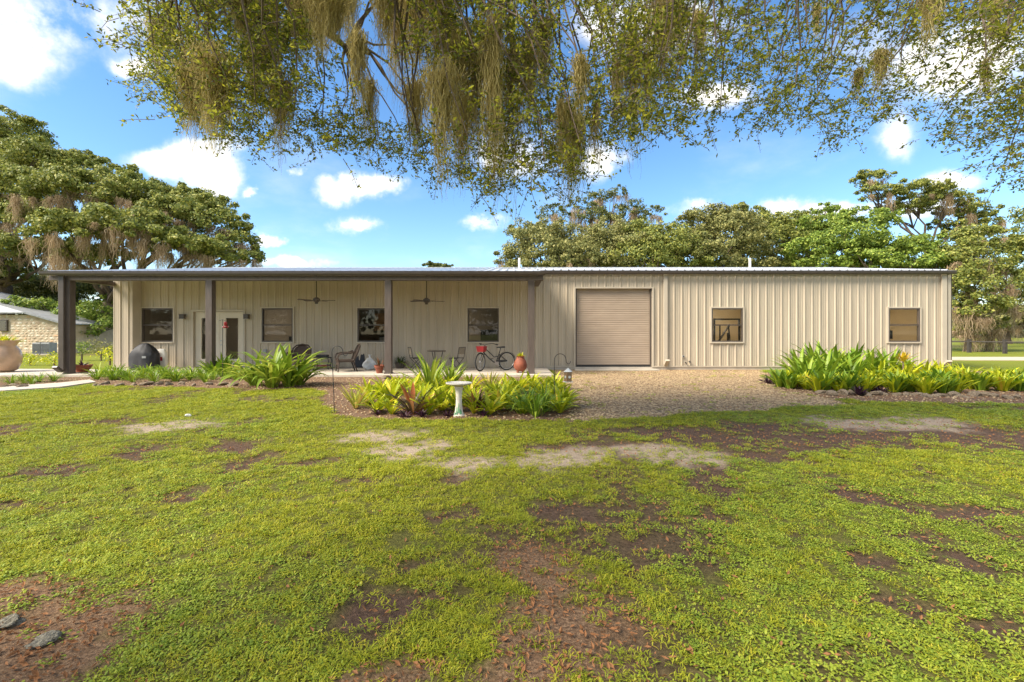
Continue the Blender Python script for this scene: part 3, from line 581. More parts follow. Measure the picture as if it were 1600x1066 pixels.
mb.f.append(tuple(range(30, 36))); mb.build('sack_body', M['white'], e, smooth=True)
mb = MB().box(-.175, -.02, -.145, -.13, .4, .66).box(-.175, -.06, -.145, -.13, .12, .3).box(.03, .1, -.142, -.128, .3, .45); mb.build('red_print', M['red'], e)
# black case, plastic bag, pots
e = empty('black_case', foot(562, 574.5), R(-4), 'tall black case leaning on the wall beside the plastic bag', 'case')
mb = MB(); Mx = Matrix.Rotation(R(-10), 4, 'X'); mb.box(-.2, .2, -.06, .06, 0, .66, Mx); mb.build('case_body', M['blackcloth'], e, bevel=.04); MB().tube([Mx @ Vector(p) for p in [(-.07, 0, .65), (-.06, 0, .7), (.06, 0, .7), (.07, 0, .65)]], .012, 6).build('handle', M['black'], e)
import bmesh
def rockmesh(name, mat, seed, sx=1, sy=1, sz=.6, rough=.25, sub=2):
    b = bmesh.new(); bmesh.ops.create_icosphere(b, subdivisions=sub, radius=1); r_ = random.Random(seed); off = [Vector((r_.uniform(-1, 1), r_.uniform(-1, 1), r_.uniform(-1, 1))).normalized() for _ in range(7)]
    for v in b.verts:
        d = v.co.normalized(); k = 1
        for o in off: k -= rough*max(0, d.dot(o)-.55)*1.6
        k += r_.uniform(-.05, .05); v.co = Vector((d.x*sx, d.y*sy, d.z*sz))*k
    me = bpy.data.meshes.new(name); b.to_mesh(me); b.free(); me.materials.append(mat); return me
e = empty('plastic_bag', foot(577, 577.5), 0, 'crumpled clear plastic bag bundle beside the terracotta pot', 'bag')
bm_ = rockmesh('bag_body', M['bag'], 5, .27, .2, .27, .5, 3); o = link('bag_body', bm_, e, (0, 0, .235)); MB().lathe([(.04, 0), (.03, .05), (.07, .12)], 9, (.02, 0, .44)).build('tied_neck', M['bag'], e)
def leaf_strip(mb, base, az, el, Lg, wd, droop, seg=5, fold=.25, twist=0, prof=None):
    """arching strap leaf appended to mb"""
    p = Vector(base); d0 = Vector((cos(az), sin(az), 0)); e_ = el; st = Lg/seg; b = len(mb.v); side0 = Vector((-sin(az), cos(az), 0))
    for i in range(seg+1):
        t = i/seg; w_ = wd*(.55+.9*t if t < .5 else 1.0*(1-((t-.5)/.5)**1.8)+.02) if prof is None else wd*prof(t)
        dirv = d0*cos(e_)+Vector((0, 0, sin(e_))); nrm = (-d0*sin(e_)+Vector((0, 0, cos(e_))))
        sd_ = (side0*cos(twist*t)+nrm*sin(twist*t))
        mb.v += [tuple(p+sd_*w_/2+nrm*w_*fold*.5), tuple(p-nrm*w_*fold*.2), tuple(p-sd_*w_/2+nrm*w_*fold*.5)]
        p = p+dirv*st; e_ -= droop/seg*(.4+1.2*t)
    for i in range(seg):
        a = b+i*3; mb.f += [(a, a+1, a+4, a+3), (a+1, a+2, a+5, a+4)]
def strap(name, mat, n, Lg, wd, el=(50, 88), droop=(40, 110), spread=.06, seed=0, seg=5, fold=.25, zvar=.3):
    r_ = random.Random(seed); mb = MB()
    for i in range(n):
        az = i*2.399963+r_.uniform(-.4, .4); q = r_.random()
        e_ = R(el[0]+(el[1]-el[0])*q); rr = spread*r_.random()
        leaf_strip(mb, (rr*cos(az), rr*sin(az), 0), az, e_, Lg*r_.uniform(1-zvar, 1+zvar*.4), wd*r_.uniform(.75, 1.15), R(r_.uniform(*droop)), seg, fold, r_.uniform(-.5, .5))
    return mb.mesh(name, mat, True)
def pot(name, loc, prof, mat, label, cat, plant, ph, rzv=0, tilt=0, psc=1, pname='foliage'):
    e = empty(name, loc, rzv, label, cat); e.rotation_euler = (tilt, 0, rzv)
    o_ = MB().lathe(prof, 24).build('pot_body', mat, e, smooth=True)
    if plant: link(pname, plant, e, (0, 0, ph), scale=psc)
    return e
fernm = strap('dark_foliage', M['darkplant'], 46, .38, .05, (10, 80), (40, 120), .05, 3)
pot('potted_plant', foot(625, 575.5), [(.14, 0), (.17, .03), (.19, .19), (.21, .2), (.21, .23), (.17, .23), (.16, .18)], M['timber'], 'dark green leafy plant in a brown pot by the wall, right of third post', 'potted plant', fernm, .18)
cactm = strap('sparse_foliage', M['bromred'], 9, .34, .035, (60, 88), (0, 40), .05, 8)
pot('terracotta_pot', foot(593, 583), [(.10, 0), (.14, .2), (.165, .21), (.165, .27), (.14, .27), (.13, .22)], M['terra'], 'orange terracotta flowerpot with sparse stems left of the third post', 'flowerpot', cactm, .22, 0, R(6))
e = empty('glass_jar', foot(603.5, 582.5), 0, 'small grey glass jar at the foot of the third post', 'jar'); MB().lathe([(.08, 0), (.085, .02), (.085, .17), (.06, .2), (.06, .22)], 16).build('jar_body', M['glass'], e, smooth=True); MB().lathe([(.065, .221), (.065, .245)], 16).build('lid', M['grey'], e)
e = empty('footed_urn', (PX(813, 580, 15.75).x, 15.75, SLAB), .3, 'round reddish clay urn on little feet with yellow-green plant', 'urn')
MB().lathe([(.1, .05), (.17, .09), (.225, .18), (.235, .28), (.2, .4), (.14, .49), (.125, .53), (.15, .57), (.13, .575), (.11, .52)], 26).build('urn_body', M['terra'], e, smooth=True)
for k in range(4): MB().lathe([(.035, 0), (.045, .05), (.03, .1)], 10, (.13*cos(k*pi/2+.5), .13*sin(k*pi/2+.5), 0)).build('foot', M['terra'], e, smooth=True)
link('succulent', strap('succulent', M['brom'], 44, .19, .035, (20, 88), (0, 60), .08, 12), e, (0, 0, .53))
purplem = strap('purple_foliage', M['purple'], 40, .28, .035, (5, 85), (40, 120), .1, 15)
pot('bowl_planter', foot(129, 582), [(.12, 0), (.2, .03), (.235, .05), (.16, .06), (.22, .13), (.27, .23), (.285, .26), (.25, .26), (.22, .2)], M['terra'], 'shallow terracotta bowl with purple plant beside the leftmost post', 'planter', purplem, .2)
grm = strap('bushy_foliage', M['brom'], 120, .34, .03, (15, 88), (20, 90), .3, 18)
pot('large_planter', (PX(6, 570, 16.4).x, 16.4, .05), [(.22, 0), (.36, .08), (.46, .32), (.48, .55), (.43, .78), (.33, .92), (.33, .98), (.40, 1.10), (.42, 1.14), (.36, 1.14), (.3, 1.0)], M['glaze'], 'large glazed tan jar planter with bushy green top at left edge', 'planter', grm, 1.05)
# folding bistro set
def fold_chair(loc, rzv, label):
    e = empty('folding_chair', loc, rzv, label, 'folding chair', 'folding bistro chairs on the porch')
    for sx in (-1, 1):
        MB().tube([(sx*.2, .22, 0), (sx*.2, -.2, .46), (sx*.2, -.27, .84)], .011, 7).build('leg', M['black'], e)
        MB().tube([(sx*.175, -.24, 0), (sx*.175, .2, .45)], .011, 7).build('leg', M['black'], e)
        MB().tube([(sx*.2, .18, .447), (sx*.19, -.2, .44)], .011, 7).build('seat_rail', M['black'], e)
    for k in range(6): MB().box(-.19, .19, -.19+k*.065, -.14+k*.065, .45, .462).build('slat', M['black'], e)
    mb = MB(); mb.quad((-.2, -.225, .6), (.2, -.225, .6), (.2, -.27, .84), (-.2, -.27, .84)); o_ = mb.build('back_sling', M['sling'], e); sm = o_.modifiers.new('s', 'SOLIDIFY'); sm.thickness = .012
    MB().tube([(-.2, -.272, .845), (.2, -.272, .845)], .012, 7).build('top_rail', M['black'], e); MB().tube([(-.2, .22, .015), (.2, .22, .015)], .009, 6).build('foot_rail', M['black'], e); MB().tube([(-.175, -.24, .015), (.175, -.24, .015)], .009, 6).build('foot_rail', M['black'], e)
fold_chair((PX(651, 570, 16.9).x, 16.9, SLAB), R(-62), 'folding bistro chair left of the small round table'); fold_chair((PX(713, 570, 16.8).x, 16.8, SLAB), R(60), 'folding bistro chair right of the small round table')
e = empty('bistro_table', (PX(682, 570, 16.8).x, 16.8, SLAB), 0, 'small round dark bistro table between the two folding chairs', 'table')
MB().lathe([(.33, .69), (.35, .7), (.35, .72), (.34, .725)], 28).build('table_top', M['bronze'], e, smooth=True)
for k in range(3):
    a = 2*pi*k/3+.4; MB().tube([(cos(a)*.24, sin(a)*.24, .69), (cos(a)*.19, sin(a)*.19, .5), (cos(a)*.13, sin(a)*.13, .33), (cos(a)*.19, sin(a)*.19, .15), (cos(a)*.26, sin(a)*.26, 0)], .013, 7).build('leg', M['black'], e, smooth=True)
MB().tube(arc((0, 0, .3), .135, 0, 2*pi*11/12, 11, 'xy'), .009, 6, close=True).build('ring', M['black'], e)
# bicycle
yaw = R(28)+pi; bc = PX(772, 564, 16.55)
B = empty('bicycle', (bc.x, 16.55, SLAB), R(28), 'black cruiser bicycle with red front basket parked under the window', 'bicycle')
rw, fw_ = Vector((.52, 0, .335)), Vector((-.55, 0, .335))
def wheel(c, ang, nm):
    wl = empty('wheel', (0, 0, 0)); wl.parent = B; wl.location = c; wl.rotation_euler = (0, 0, ang)
    t_ = [(.315*cos(2*pi*k/32), 0, .315*sin(2*pi*k/32)) for k in range(32)]; MB().tube(t_, .024, 8, close=True).build('tyre', M['rubber'], wl, smooth=True)
    t_ = [(.288*cos(2*pi*k/32), 0, .288*sin(2*pi*k/32)) for k in range(32)]; MB().tube(t_, .011, 6, close=True).build('rim', M['chrome'], wl, smooth=True)
    sp = MB().tube([(0, -.04, 0), (0, .04, 0)], .022, 10)
    for k in range(18): a = 2*pi*k/18; sp.tube([(.02*cos(a+.8), (-1)**k*.025, .02*sin(a+.8)), (.285*cos(a), 0, .285*sin(a))], .0022, 4, cap=False)
    sp.build('spoke', M['chrome'], wl)
steer = R(34)
wheel(rw, 0, 'rear'); wheel(fw_, steer, 'front')
bb = Vector((.08, 0, .29)); st_ = Vector((.24, 0, .72)); hd0 = Vector((-.41, 0, .66)); hd1 = Vector((-.37, 0, .82))
fr = MB().tube([hd0, (-.2, 0, .46), (-.02, 0, .32), bb], .021, 8).tube([hd1, (-.2, 0, .68), (0, 0, .5), (.17, 0, .52)], .018, 8).tube([bb, st_], .018, 8).tube([st_, (.27, 0, .82)], .014, 8).tube([hd0, hd1], .025, 10)
for sy in (-.05, .05): fr.tube([bb+Vector((0, sy*.6, 0)), rw+Vector((0, sy, 0))], .011, 6).tube([(.2, sy*.5, .6), rw+Vector((0, sy, 0))], .010, 6)
fr.build('frame', M['black'], B, smooth=True)
RS = Matrix.Translation(hd0) @ Matrix.Rotation(steer, 4, 'Z') @ Matrix.Translation(-hd0)
fk = MB()
for sy in (-.05, .05): fk.tube([RS @ Vector((-.41, sy*.5, .66)), RS @ Vector((-.46, sy, .6)), fw_+Vector((-sin(steer)*sy, cos(steer)*sy, 0))], .013, 7)
fk.build('fork', M['black'], B, smooth=True)
hb = MB().tube([hd1, (-.36, 0, .93)], .014, 8).tube([RS @ Vector(p) for p in [(-.12, -.34, .96), (-.26, -.28, 1.0), (-.36, -.1, .97), (-.38, 0, .94), (-.36, .1, .97), (-.26, .28, 1.0), (-.12, .34, .96)]], .012, 7)
hb.build('handlebar', M['black'], B, smooth=True)
g_ = MB()
for sy in (-1, 1): g_.tube([RS @ Vector((-.12, sy*.34, .96)), RS @ Vector((-.02, sy*.36, .945))], .018, 8)
g_.build('grip', M['rubber'], B)
bk = MB(); c4 = [(-.16, -.12), (.16, -.12), (.16, .12), (-.16, .12)]
Mb = RS @ Matrix.Translation((-.56, 0, .70))
for z_, k in ((0, .75), (.08, .88), (.2, 1.0), (.2, .93), (.03, .7)): bk.v += [tuple(Mb @ Vector((y_*k, x_*k, z_))) for x_, y_ in c4]
for i in range(4): bk.f += [(i*4+j, i*4+(j+1) % 4, i*4+4+(j+1) % 4, i*4+4+j) for j in range(4)]
bk.f += [(0, 3, 2, 1), (16, 17, 18, 19)]; bk.build('basket', M['red'], B)
sa = MB(); prof = [(-.16, .025, .02), (-.08, .035, .03), (.02, .07, .035), (.1, .115, .045), (.14, .1, .04)]
for x_, hw, th in prof: sa.v += [(.27+x_, -hw, .84), (.27+x_, -hw*.8, .84+th), (.27+x_, 0, .845+th), (.27+x_, hw*.8, .84+th), (.27+x_, hw, .84), (.27+x_, 0, .825)]
for i in range(4): sa.f += [(i*6+j, i*6+(j+1) % 6, i*6+6+(j+1) % 6, i*6+6+j) for j in range(6)]
sa.f += [tuple(range(6))[::-1], tuple(range(24, 30))]; sa.build('saddle', M['saddle'], B, smooth=True)
MB().tube([bb+Vector((0, -.07, 0)), bb+Vector((0, .07, 0))], .02, 8).tube([bb+Vector((0, -.06, 0)), bb+Vector((0, -.061, 0))], .085, 18).tube([bb+Vector((0, -.08, 0)), bb+Vector((.1, -.09, -.13))], .011, 6).tube([bb+Vector((0, .08, 0)), bb+Vector((-.1, .09, .13))], .011, 6).build('crank', M['chrome'], B)
MB().bbox((.18, -.14, .155), (.09, .07, .025)).build('pedal', M['rubber'], B); MB().bbox((-.02, .14, .425), (.09, .07, .025)).build('pedal', M['rubber'], B)
MB().box(.05, .5, -.075, -.066, .33, .39).build('chain_guard', M['black'], B)
MB().tube([(.3, .05, .27), (.38, .2, 0)], .01, 6).build('kickstand', M['black'], B)
for c_, a_ in ((rw, 0), ):
    mg = MB(); ns = 14; rr = .36
    for k in range(ns+1):
        a = R(20)+R(150)*k/ns
        for yy_ in (-.03, .03): mg.v.append((c_.x+rr*cos(a), yy_, c_.z+rr*sin(a)))
    mg.f = [(2*k, 2*k+1, 2*k+3, 2*k+2) for k in range(ns)]; mg.build('mudguard', M['black'], B)

# ------------------------------------------------------------------ hooks, bird bath, feeders
def hook(base, H, Rr, dirs, label, lean=(0, 0)):
    e = empty('shepherd_hook', base, 0, label, 'shepherd hook', 'shepherd hooks')
    MB().tube([(0, 0, -.1), (lean[0]*.5, lean[1], H*.5), (lean[0], lean[1], H)], .007, 7).build('pole', M['black'], e)
    MB().tube([(-.06, 0, -.08), (-.06, 0, .04), (.06, 0, .04), (.06, 0, -.08)], .005, 6).build('ground_prong', M['black'], e)
    for (sx, r_) in dirs:
        pts = [(lean[0]+sx*(r_-r_*cos(a)), lean[1], H+r_*1.1*sin(a)) for a in [pi*k/10 for k in range(11)]]
        xe = lean[0]+sx*2*r_; pts += [(xe, lean[1], H-.03), (xe+sx*.03, lean[1], H-.07), (xe+sx*.07, lean[1], H-.06), (xe+sx*.085, lean[1], H-.02)]
        MB().tube(pts, .0065, 7).build('arm', M['black'], e, smooth=True)
    return e
g = GR(523, 645); hook(g, 1.1, .1, [(1, .10)], 'thin black shepherd hook standing in the lawn left of the bromeliad bed', (-.05, 0))
g2 = GR(866, 637.6); hook(g2, .92, .1, [(1, .115)], 'thin black shepherd hook carrying a small feeder right of the bromeliads', (0, 0))
e = empty('bird_feeder', (g2.x+.265, g2.y, .5), .4, 'small brown lantern bird feeder with pale peaked roof hanging from hook', 'bird feeder')
MB().box(-.055, .055, -.055, .055, .012, .2).build('body', M['woodcab'], e, bevel=.006); MB().box(-.07, .07, -.07, .07, 0, .011).build('tray', M['white'], e); MB().lathe([(.1, .2), (.095, .205), (.012, .265), (.008, .28)], 4).build('roof', M['white'], e); MB().tube([(0, 0, .275), (0, 0, .40)], .003, 5).build('wire', M['black'], e)
for k in range(4): MB().tube([(.056*cos(k*pi/2), .056*sin(k*pi/2), .1), (.06*cos(k*pi/2), .06*sin(k*pi/2), .1)], .026, 10).build('port', M['white'], e)
g3 = GR(348, 601); g3.y = 13.9; g3.x = (348-800)/F*13.9
e = empty('feeder_pole', g3, 0, 'thin dark pole with short arm in the bed before the double doors', 'pole'); MB().tube([(0, 0, -.1), (0, 0, 1.86)], .009, 6).build('pole', M['black'], e); MB().tube([(-.1, 0, 1.83), (0, 0, 1.86), (.09, 0, 1.83), (.09, 0, 1.8)], .006, 6).build('arm', M['black'], e)
e = empty('hummingbird_feeder', g3+Vector((.09, 0, 1.6)), 0, 'red and white hummingbird feeder hanging before the double doors', 'bird feeder'); MB().lathe([(.05, 0), (.085, .02), (.08, .05), (.05, .06)], 14).build('base', M['red'], e, smooth=True); MB().lathe([(.03, .061), (.045, .09), (.045, .17), (.025, .19)], 12).build('bottle', M['red'], e, smooth=True); MB().tube([(0, 0, .19), (0, 0, .22)], .004, 5).build('wire', M['black'], e)
for k in range(4): MB().lathe([(.012, 0), (.016, .015)], 8, (.075*cos(k*pi/2+.4), .075*sin(k*pi/2+.4), .045)).build('port', M['white'], e)
g = GR(717, 651)
e = empty('bird_bath', (g.x, g.y, 0), 0, 'pale cement bird bath on a pedestal before the bromeliad bed', 'bird bath')
MB().lathe([(.10, 0), (.105, .03), (.085, .05), (.07, .1), (.055, .2), (.05, .35), (.06, .45), (.075, .5), (.07, .52)], 20).build('pedestal', M['bath'], e, smooth=True)
MB().lathe([(.06, .52), (.1, .535), (.2, .56), (.225, .575), (.225, .59), (.205, .59), (.15, .565), (.05, .555), (.01, .553)], 28).build('basin', M['bath'], e, smooth=True)
mb = MB(); b0 = None
for k, (a0_, z0_, z1_) in enumerate([(-1.9, .05, .17), (-1.5, .08, .24), (-1.2, .05, .14), (-1.0, .06, .12), (-2.3, .04, .09)]):
    rr = lambda z_: .092-.2*(z_-.05)*.5 if z_ < .2 else .062
    mb.quad(*[(rr(z_)*1.03*cos(a_), rr(z_)*1.03*sin(a_), z_) for a_, z_ in ((a0_-.14, z0_), (a0_+.16, z0_), (a0_+.1, z1_), (a0_-.06, z1_))])
mb.build('painted_leaves', M['moss_green'], e)

# ------------------------------------------------------------------ fence
e = empty('paddock_fence', (24, 33, 0), 0, 'dark post and rail fence along the field beyond the right corner', 'fence')
fp = [PX(1514, 551, 34), PX(1570, 553, 32.2), PX(1640, 556, 30), PX(1455, 549, 36), PX(1740, 560, 27.5)]
fp.sort(key=lambda p: p.x)
for p in fp: MB().box(p.x-.09-24, p.x+.09-24, p.y-.09-33, p.y+.09-33, -.2, 1.0).build('post', M['fence'], e)
for a, b in zip(fp, fp[1:]):
    for zz in (.82,): MB().tube([(a.x-24, a.y-33-.1, zz), (b.x-24, b.y-33-.1, zz)], .05, 6).build('rail', M['fence'], e)

# ------------------------------------------------------------------ stone cottage and condensers
C0 = Vector((-34, 32, 0)); CT = empty('stone_cottage', C0, 0, 'small pale rubble-stone cottage with grey metal roof at left edge', 'cottage')
def cpt(px, py, Z): return PX(px, py, Z)-C0
def cx(px): return (px-800)/F*32
zL, zR = 2.75, 2.05
mb = MB(); xa, xc, xb = -46-C0.x, cx(37)-C0.x, cx(92)-C0.x
mb.v = [(xa, .35, -.1), (xb, .35, -.1), (xb, .35, zR), (xc, .35, zL), (xa, .35, zL), (xa, 7, -.1), (xb, 7, -.1), (xb, 7, zR), (xc, 7, zL), (xa, 7, zL)]
mb.f = [(0, 1, 2, 3, 4), (1, 6, 7, 2), (6, 5, 9, 8, 7), (5, 0, 4, 9)]; M['mortar'] = pmat('lime_mortar', (.50, .40, .28), .95, .12, 5)
mb.build('wall', M['mortar'], CT)
for i in range(5): M['rub%d' % i] = pmat('rubble_%d' % i, [(.58, .49, .36), (.46, .36, .25), (.64, .57, .45), (.38, .29, .2), (.55, .36, .22)][i], .9, .2, 7, bump=.5)
rubs = [[rockmesh('stone', M['rub%d' % i], 50+i*3+j, 1, .5, .62, .35, 1) for j in range(2)] for i in range(5)]
r_ = random.Random(4); z = .06; cnt = 0
while z < 2.7:
    h_ = r_.uniform(.14, .24); x = cx(-12)-C0.x
    while x < xb-.05:
        w_ = r_.uniform(.2, .5); top = zL if x+w_/2 < xc else zL+(zR-zL)*(x+w_/2-xc)/(xb-xc)
        if z+h_ < top-.03 and not (x < cx(6)-C0.x and 1.5 < z+h_/2 < 2.5):
            o = link('stone', random.choice(random.choices(rubs, [6, 4, 6, 2, 1])[0]), CT, (x+w_/2, .35, z+h_/2), scale=(w_*.53, .07, h_*.8)); cnt += 1
        x += w_
    z += h_
rf = MB(); ov = .3
A = Vector((xa, 0, zL+.1)); Bp = Vector((xc, 0, zL+.1)); Cp = Vector((xb+.3, 0, zR+.02)); Dp = Vector((xb+.3, 7.3, zR+.02)); Ep = Vector((xa, 7.3, zL+2.6)); E2 = Vector((xa, 3.5, zL+2.6))
for d in (0, .08): rf.v += [tuple(p+Vector((0, 0, d))) for p in (A, Bp, Cp, Dp, Ep, E2)]
rf.f = [(6, 7, 11), (7, 8, 9, 11), (9, 10, 11), (0, 5, 1), (1, 5, 3, 2), (3, 5, 4), (0, 1, 7, 6), (1, 2, 8, 7), (2, 3, 9, 8)]
M['oldroof'] = pmat('weathered_roof', (.30, .31, .32), .55, .2, 3, metal=.2); ro = rf.build('roof', M['oldroof'], CT)
sm_ = MB()
for k in range(10):
    t_ = k/10; p0 = Cp.lerp(Dp, t_); p1 = Bp.lerp(E2, min(1, t_*1.6)) if t_ < .65 else E2.lerp(Ep, (t_-.65)/.35)
    sm_.tube([p0+Vector((0, 0, .1)), p1+Vector((0, 0, .1))], .025, 4)
sm_.build('roof_seam', M['oldroof'], ro)
wd = MB().box(cx(-8)-C0.x, cx(5)-C0.x, .22, .34, 1.6, 2.4).build('window', M['bronze'], CT); MB().box(cx(-7)-C0.x, cx(3.8)-C0.x, .205, .219, 1.66, 2.34).build('pane', M['glass'], wd)
for px_, lb in ((63, 'left grey air conditioner unit beside the stone cottage'), (77, 'right grey air conditioner unit beside the stone cottage')):
    e = empty('air_conditioner', (cx(px_)*30.5/32, 30.5, 0), 0, lb, 'air conditioner', 'air conditioners at the cottage')
    MB().box(-.27, .27, -.27, .27, .06, .82).build('casing', M['grey'], e, bevel=.02); MB().box(-.33, .33, -.33, .33, 0, .06).build('pad', M['concrete'], e)
    lo = MB()
    for k in range(8): lo.box(-.25, .25, -.285, -.272, .12+k*.08, .16+k*.08)
    lo.build('louvre', M['black'], e); MB().lathe([(.22, .821), (.22, .84), (.05, .85)], 16).build('fan_grille', M['black'], e)

# ------------------------------------------------------------------ beds: plants and edging stones
LIR = [strap('liriope', M['lirio'], 42, .42, .022, (35, 88), (70, 150), .07, 100+i) for i in range(4)]
LILY = [strap('lily', M['lily'], 46, .95, .075, (38, 88), (60, 150), .10, 110+i, 7) for i in range(2)]
BRO = [strap('bromeliad', M['brom'], 26, .38, .055, (30, 80), (30, 90), .03, 120+i) for i in range(4)]
BROR = [strap('bromeliad', M['bromred'], 28, .42, .05, (30, 80), (20, 80), .03, 130+i) for i in range(2)]
BROY = [strap('bromeliad', M['bromyel'], 30, .42, .032, (25, 85), (10, 60), .03, 140+i) for i in range(2)]
BROT = [strap('bromeliad', M['lily'], 38, .72, .05, (35, 85), (10, 70), .05, 150+i, 6) for i in range(2)]
PURP = [strap('purple_plant', M['purple'], 26, .26, .05, (15, 80), (30, 90), .04, 160+i) for i in range(2)]
GING = [strap('ginger', M['lirio'], 44, .8, .075, (30, 86), (20, 90), .12, 170+i, 6) for i in range(3)]
GING2 = [strap('ginger', M['brom'], 40, .7, .07, (30, 86), (20, 90), .12, 180+i, 6) for i in range(2)]
FRN = [strap('fern', M['lirio'], 34, .46, .07, (45, 86), (20, 90), .09, 190+i, 5) for i in range(3)]
FRN2 = [strap('fern', M['brom'], 34, .42, .06, (45, 86), (20, 90), .09, 196+i, 5) for i in range(2)]
pr = random.Random(11)
def put(name, meshes, x, y, s, label, cat, group=None, zs=1):
    o = link(name, pr.choice(meshes), None, (x, y, 0.0), pr.uniform(0, 6.28), (s, s, s*zs)); tag(o, label, cat, group); return o
def putpx(name, meshes, px, py, s, label, cat, group=None, zs=1):
    g_ = GR(px, py); return put(name, meshes, g_.x, g_.y, s, label, cat, group, zs)
for i in range(34):
    px_ = 152+i*6.9+pr.uniform(-3, 3); putpx('strap_leaf_plant', LIR, px_, 593+pr.uniform(-6, 5), pr.uniform(1.0, 1.45), 'low grassy green clump in the bed along the porch slab', 'plant', 'grassy clumps along the porch')
for px_, py_, s, od in [(398, 603, .95, 'leftmost'), (425, 606, 1.1, 'second'), (452, 604, 1.1, 'third'), (468, 602, .85, 'rightmost')]: putpx('lily_plant', LILY, px_, py_, s*1.25, 'big arching pale green lily at right end of porch bed, %s of four' % od, 'plant', 'big lily clump at the end of the porch bed')
for px_, py_, s, od in [(335, 588, 1.1, 'left'), (350, 586, 1.2, 'middle'), (362, 588, 1.0, 'right')]: putpx('leafy_shrub', FRN, px_, py_, s*1.4, 'dark leafy shrub at the foot of second porch post, %s of three' % od, 'shrub', 'shrubs at the second post')
for px_, py_ in [(18, 601), (38, 599), (62, 597), (84, 596), (50, 601)]: putpx('strap_leaf_plant', LIR, px_, py_, .95, 'grassy clump in the bed left of the leftmost post', 'plant', 'grassy clumps left of the leftmost post')
lab = 'yellow-green bromeliad in the bed behind the bird bath'
for px_, py_, s in [(575,632,1),(590,645,.9),(610,630,1.1),(612,648,.8),(670,648,.95),(660,636,1.0),(690,642,1),(700,632,.9),(735,632,.95),(740,646,.8),(765,648,.8),(780,640,1),(795,632,1),(640,620,1.1),(620,612,1.1),(600,616,1.0),(655,612,1.1),(700,615,1),(735,612,1),(790,618,1.1),(810,612,1.1),(845,618,1.0),(870,622,1.0),(880,636,1.0),(865,610,1),(830,608,1.1),(575,618,1),(875,645,.85)]+[(pr.uniform(560, 885), pr.uniform(604, 646), pr.uniform(.7, 1)) for _ in range(24)]:
    putpx('bromeliad_plant', BRO, px_, py_, s*pr.uniform(1.25, 1.6), lab, 'bromeliad', 'yellow-green bromeliads in the centre bed')
putpx('red_bromeliad', BROR, 645, 648, 1.55, 'red-centred dark bromeliad at the front left of the bird bath bed', 'bromeliad')
putpx('red_bromeliad', BROR, 745, 644, 1.2, 'reddish bromeliad just right of the bird bath pedestal', 'bromeliad')
putpx('straw_bromeliad', BROY, 556, 638, 1.35, 'straw yellow spiky bromeliad at the left tip of the centre bed', 'bromeliad')
putpx('straw_bromeliad', BROY, 765, 612, 1.6, 'spiky yellow bromeliad behind and right of the bird bath', 'bromeliad')
putpx('tall_bromeliad', BROT, 672, 612, 1.5, 'tallest arching strap-leaved clump at the back of the centre bed', 'bromeliad')
putpx('tall_bromeliad', BROT, 705, 608, 1.2, 'tall arching strap-leaved clump directly behind the bird bath', 'bromeliad')
for px_, py_, s in [(815, 646, 1.0), (838, 650, 1.05), (852, 643, 1), (826, 638, 1.0)]: putpx('strap_leaf_plant', LIR, px_, py_, s*1.45, 'darker grassy clump at the right front of the centre bed', 'plant', 'grassy clumps at the right of the centre bed')
for px_, py_ in [(660, 652), (632, 653), (700, 651), (755, 651), (590, 648)]: putpx('purple_plant', PURP, px_, py_, .6, 'low dark purple plant along the front of the centre bed', 'plant', 'purple plants in the centre bed')
# right bed
for px_, py_, s in [(1250,592,1.05),(1275,588,1.25),(1305,590,1.2),(1335,588,1.15),(1362,590,1.1),(1390,590,1.05),(1290,600,1.05),(1260,602,.9),(1330,600,1.0)]: putpx('ginger_plant', GING, px_, py_, s*1.3, 'tall broad-leaved green plant at the back left of the right bed', 'plant', 'tall plants at the back of the right bed')
for px_, py_, s in [(1420,592,.85),(1445,594,.8),(1470,593,.75),(1375,600,.9),(1410,600,.85),(1495,596,.65)]: putpx('ginger_plant', GING2, px_, py_, s*1.25, 'yellower broad-leaved plant below the rightmost window', 'plant', 'yellower plants in the right bed')
for i in range(58):
    t_ = i/57; px_ = 1225+t_*375+pr.uniform(-7, 7); py_ = 604+9*t_**.5+pr.uniform(-9, 5)-6*(t_ > .75)
    putpx('fern_plant', FRN if pr.random() < .5 else FRN2, px_, py_, pr.uniform(.95, 1.35), 'low bright green sword-leaved plant along the front of the right bed', 'plant', 'low plants along the front of the right bed')
for i in range(16): putpx('purple_plant', PURP, 1198+i*12+pr.uniform(-4, 4), 595+i*1.4+pr.uniform(-3, 6), pr.uniform(.8, 1.2), 'dark purple low plant at the left edge of the right bed', 'plant', 'purple plants in the right bed')
e = putpx('croton_plant', [strap('croton', M['flower'], 18, .3, .06, (40, 88), (10, 50), .05, 210)], 1411, 598, 1, 'bright yellow bract plant below the rightmost window', 'plant'); e.location.z = .62
MB().tube([(0, 0, -.62), (0, 0, .03)], .02, 6).build('stem', M['bark'], e)
STN = [rockmesh('edging_stone', M['stone'], 300+i, 1, .75, .55, .45) for i in range(5)]
ORD = 'first second third fourth fifth sixth seventh eighth ninth tenth eleventh twelfth thirteenth fourteenth fifteenth sixteenth seventeenth eighteenth nineteenth twentieth'.split()
def stones(l, label, group):
    base_label = label
    for ni, (px_, py_, s) in enumerate(sorted(l)):
        label = base_label+(', %s from the left' % ORD[ni] if len(l) > 1 else '')
        g_ = GR(px_, py_); o = link('edging_stone', pr.choice(STN), None, (g_.x, g_.y, .02), pr.uniform(0, 6), (s*pr.uniform(.8, 1.25), s*pr.uniform(.7, 1), s*pr.uniform(.7, 1.1))); tag(o, label, 'stone', group)
